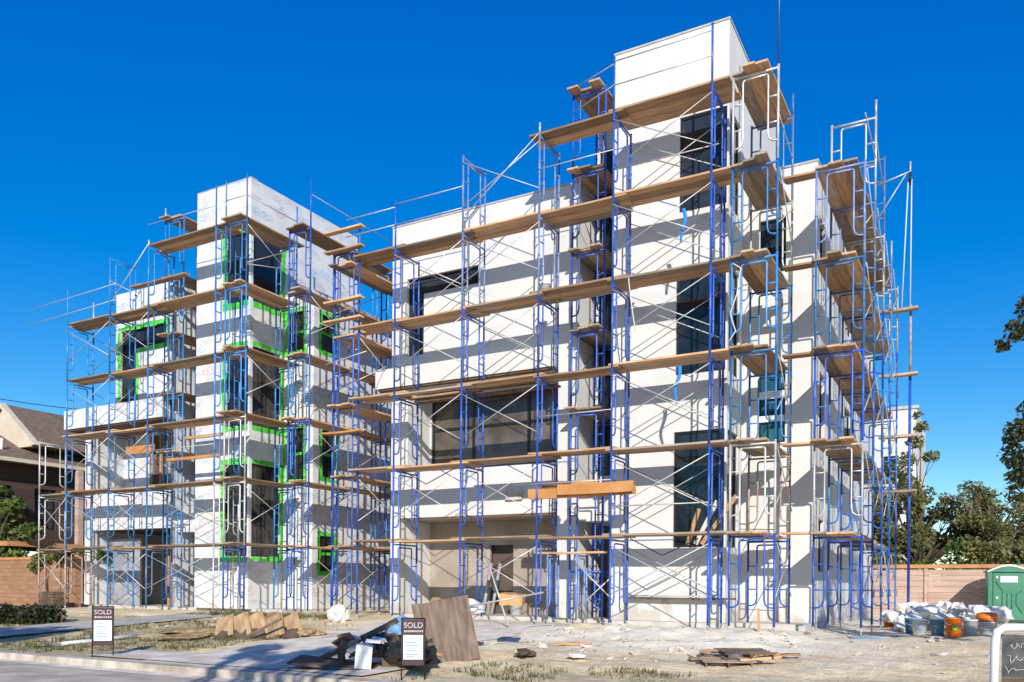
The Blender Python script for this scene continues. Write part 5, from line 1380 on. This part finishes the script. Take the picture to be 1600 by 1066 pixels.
rn = random.Random(66)
fill = []
for (xa, ya, za, ra), (xb, yb, zb_, rb) in ((near[0], near[1]), (near[1], near[2]), (near[2], near[3]), (near[4], near[6]), (near[6], near[7]), (near[8], near[6]), (near[9], near[10]), (near[10], near[11]), (near[11], near[12]), (near[13], near[9]), (near[14], near[12]), (near[15], near[12]), (near[17], near[9]), (near[16], near[13]), (near[4], near[8])):
    for t in (0.35, 0.7):
        fill.append((xa + (xb - xa) * t + rn.uniform(-.06, .06), ya + rn.uniform(-.1, .1), za + (zb_ - za) * t + rn.uniform(-.08, .08), (ra + rb) * 0.42))
near += fill
near += [(1.8, 14.0, 3.0, 0.3), (2.3, 13.7, 3.1, 0.34), (2.9, 13.5, 3.05, 0.34), (3.5, 13.4, 3.2, 0.36), (2.6, 14.1, 2.9, 0.25)]  # low branch out of view, added to shade the ground at right
near_limbs += [near[-5], near[-3]]
tree('oak_tree', (4.6, 16.2, -0.4), 8, near, 14000, 0.05, 'leaf_dark', 'near dark oak branches hanging in at the right edge', 36, 0.2, limbs=near_limbs)
# street trees behind the camera, whose shade falls on the drive and the lawn
rnd = random.Random(9)
tree('street_tree', (-1.6, -5.0, -0.72), 8, clumps((-3.4, -0.9, 6.2), (2.0, 1.4, 0.8), 20, rnd, 0.22, 0.5), 1300, 0.13, 'leaf_dark', 'street tree across the road shading the driveway', 41, group='street trees')
tree('street_tree', (-12.5, -2.5, -0.72), 8, clumps((-13.4, 0.2, 5.8), (3.4, 0.7, 0.4), 16, rnd, 0.3, 0.7), 2200, 0.13, 'leaf_dark', 'street tree across the road shading the lawn strip', 42, group='street trees')
# left: shrub tree in front of the neighbour, climbing shrub, bush
tree('small_tree', (-37.0, 20.6, -0.1), 4, [(-36.9, 20.7, 4.7, 0.55), (-36.6, 20.9, 3.9, 0.75), (-36.9, 20.9, 3.0, 0.8), (-36.5, 20.7, 2.3, 0.7), (-35.2, 21.0, 3.0, 0.5), (-35.3, 20.6, 1.9, 0.45), (-36.0, 20.8, 4.2, 0.45), (-37.2, 20.8, 5.2, 0.5)], 2600, 0.12, 'leaf_green', 'leafy green small tree before the dark neighbouring house', 51, 0.12)
cs = [(-31.6, 19.3, 1.75, 0.32), (-31.1, 19.3, 1.95, 0.38), (-30.5, 19.35, 1.8, 0.3), (-32.0, 19.3, 1.45, 0.25), (-29.9, 20.2, 2.0, 0.4), (-29.2, 20.3, 1.9, 0.35)]
sh = thing('climbing_shrub', (-31.3, 19.3, -0.12), 'green shrub hanging over the tan brick wall', 'shrub')
m = MB(); leaves(m, cs, 900, 0.09, random.Random(4)); m.build('foliage', 'leaf_green', sh)
m = MB(); m.tube([(-31.3, 19.42, -0.12), (-31.4, 19.4, 0.9), (-31.2, 19.35, 1.8)], [0.04, 0.03, 0.015], 6); m.build('stem', 'bark', sh)
bu = thing('bush', (-23.6, 14.2, gz(-23.6, 14.2)), 'low clipped dark green bush beside the left driveway', 'bush')
rb = random.Random(8)
cs = [(-24.5 + 0.20 * i + rb.uniform(-.06, .06), 13.8 + 0.10 * i + rb.uniform(-.12, .12), gz(-23.6, 14.2) + rb.uniform(0.2, 0.36), rb.uniform(0.24, 0.40)) for i in range(8)]
m = MB(); leaves(m, cs, 3200, 0.06, random.Random(6), 0.85); m.build('foliage', 'leaf_bush', bu)
m = MB()
for i in range(5): m.tube([(-24.3 + 0.4 * i, 13.9 + 0.15 * i, gz(-24, 14) - 0.05), (-24.4 + 0.42 * i, 13.95 + 0.14 * i, gz(-24, 14) + 0.35)], 0.02, 5)
m.build('stem', 'bark', bu)
# grass tufts on the lawn and along the front edge
m = MB(); rnd = random.Random(12)
def tuft(x, y, k, h):
    z = gz(x, y) + rough_ground(x, y)
    for _ in range(k):
        a = rnd.uniform(0, 6.28); l = h * rnd.uniform(0.5, 1.2); px, py = x + rnd.gauss(0, 0.05), y + rnd.gauss(0, 0.05)
        dx, dy = math.cos(a) * l * 0.5, math.sin(a) * l * 0.5; wx, wy = -math.sin(a) * 0.008, math.cos(a) * 0.008
        m.quad((px - wx, py - wy, z - 0.01), (px + wx, py + wy, z - 0.01), (px + dx * 0.6 + wx * 0.7, py + dy * 0.6 + wy * 0.7, z + l * 0.7), (px + dx, py + dy, z + l))
for _ in range(1500):
    x, y = rnd.uniform(-24, -13.8), rnd.uniform(9.95, 16.5)
    if math.sin(x * 1.1 + 2) * math.sin(y * 1.3 + x * 0.4) > -0.15 and not (interp(y, [9.9, 17.8], [-24.6, -21.2]) < x < interp(y, [9.9, 17.8], [-21.4, -19.0])) and not (x > -15.1 and 10.0 < y < 11.3): tuft(x, y, 7, 0.09)
for _ in range(650):
    x, y = rnd.uniform(-7.6, 1.0), rnd.uniform(9.95, 12.6)
    if math.sin(x * 1.7) * math.sin(y * 2.1 + x * 0.6) > 0.05: tuft(x, y, 7, 0.08)
for _ in range(260):
    x, y = rnd.uniform(-21, -15.6), rnd.uniform(17.2, 18.4); tuft(x, y, 8, 0.13)
tag(m.build('grass', 'grass', None, (0, 0, 0)), 'patchy dry grass growing on the lawn and lot edge', 'grass', kind='stuff')
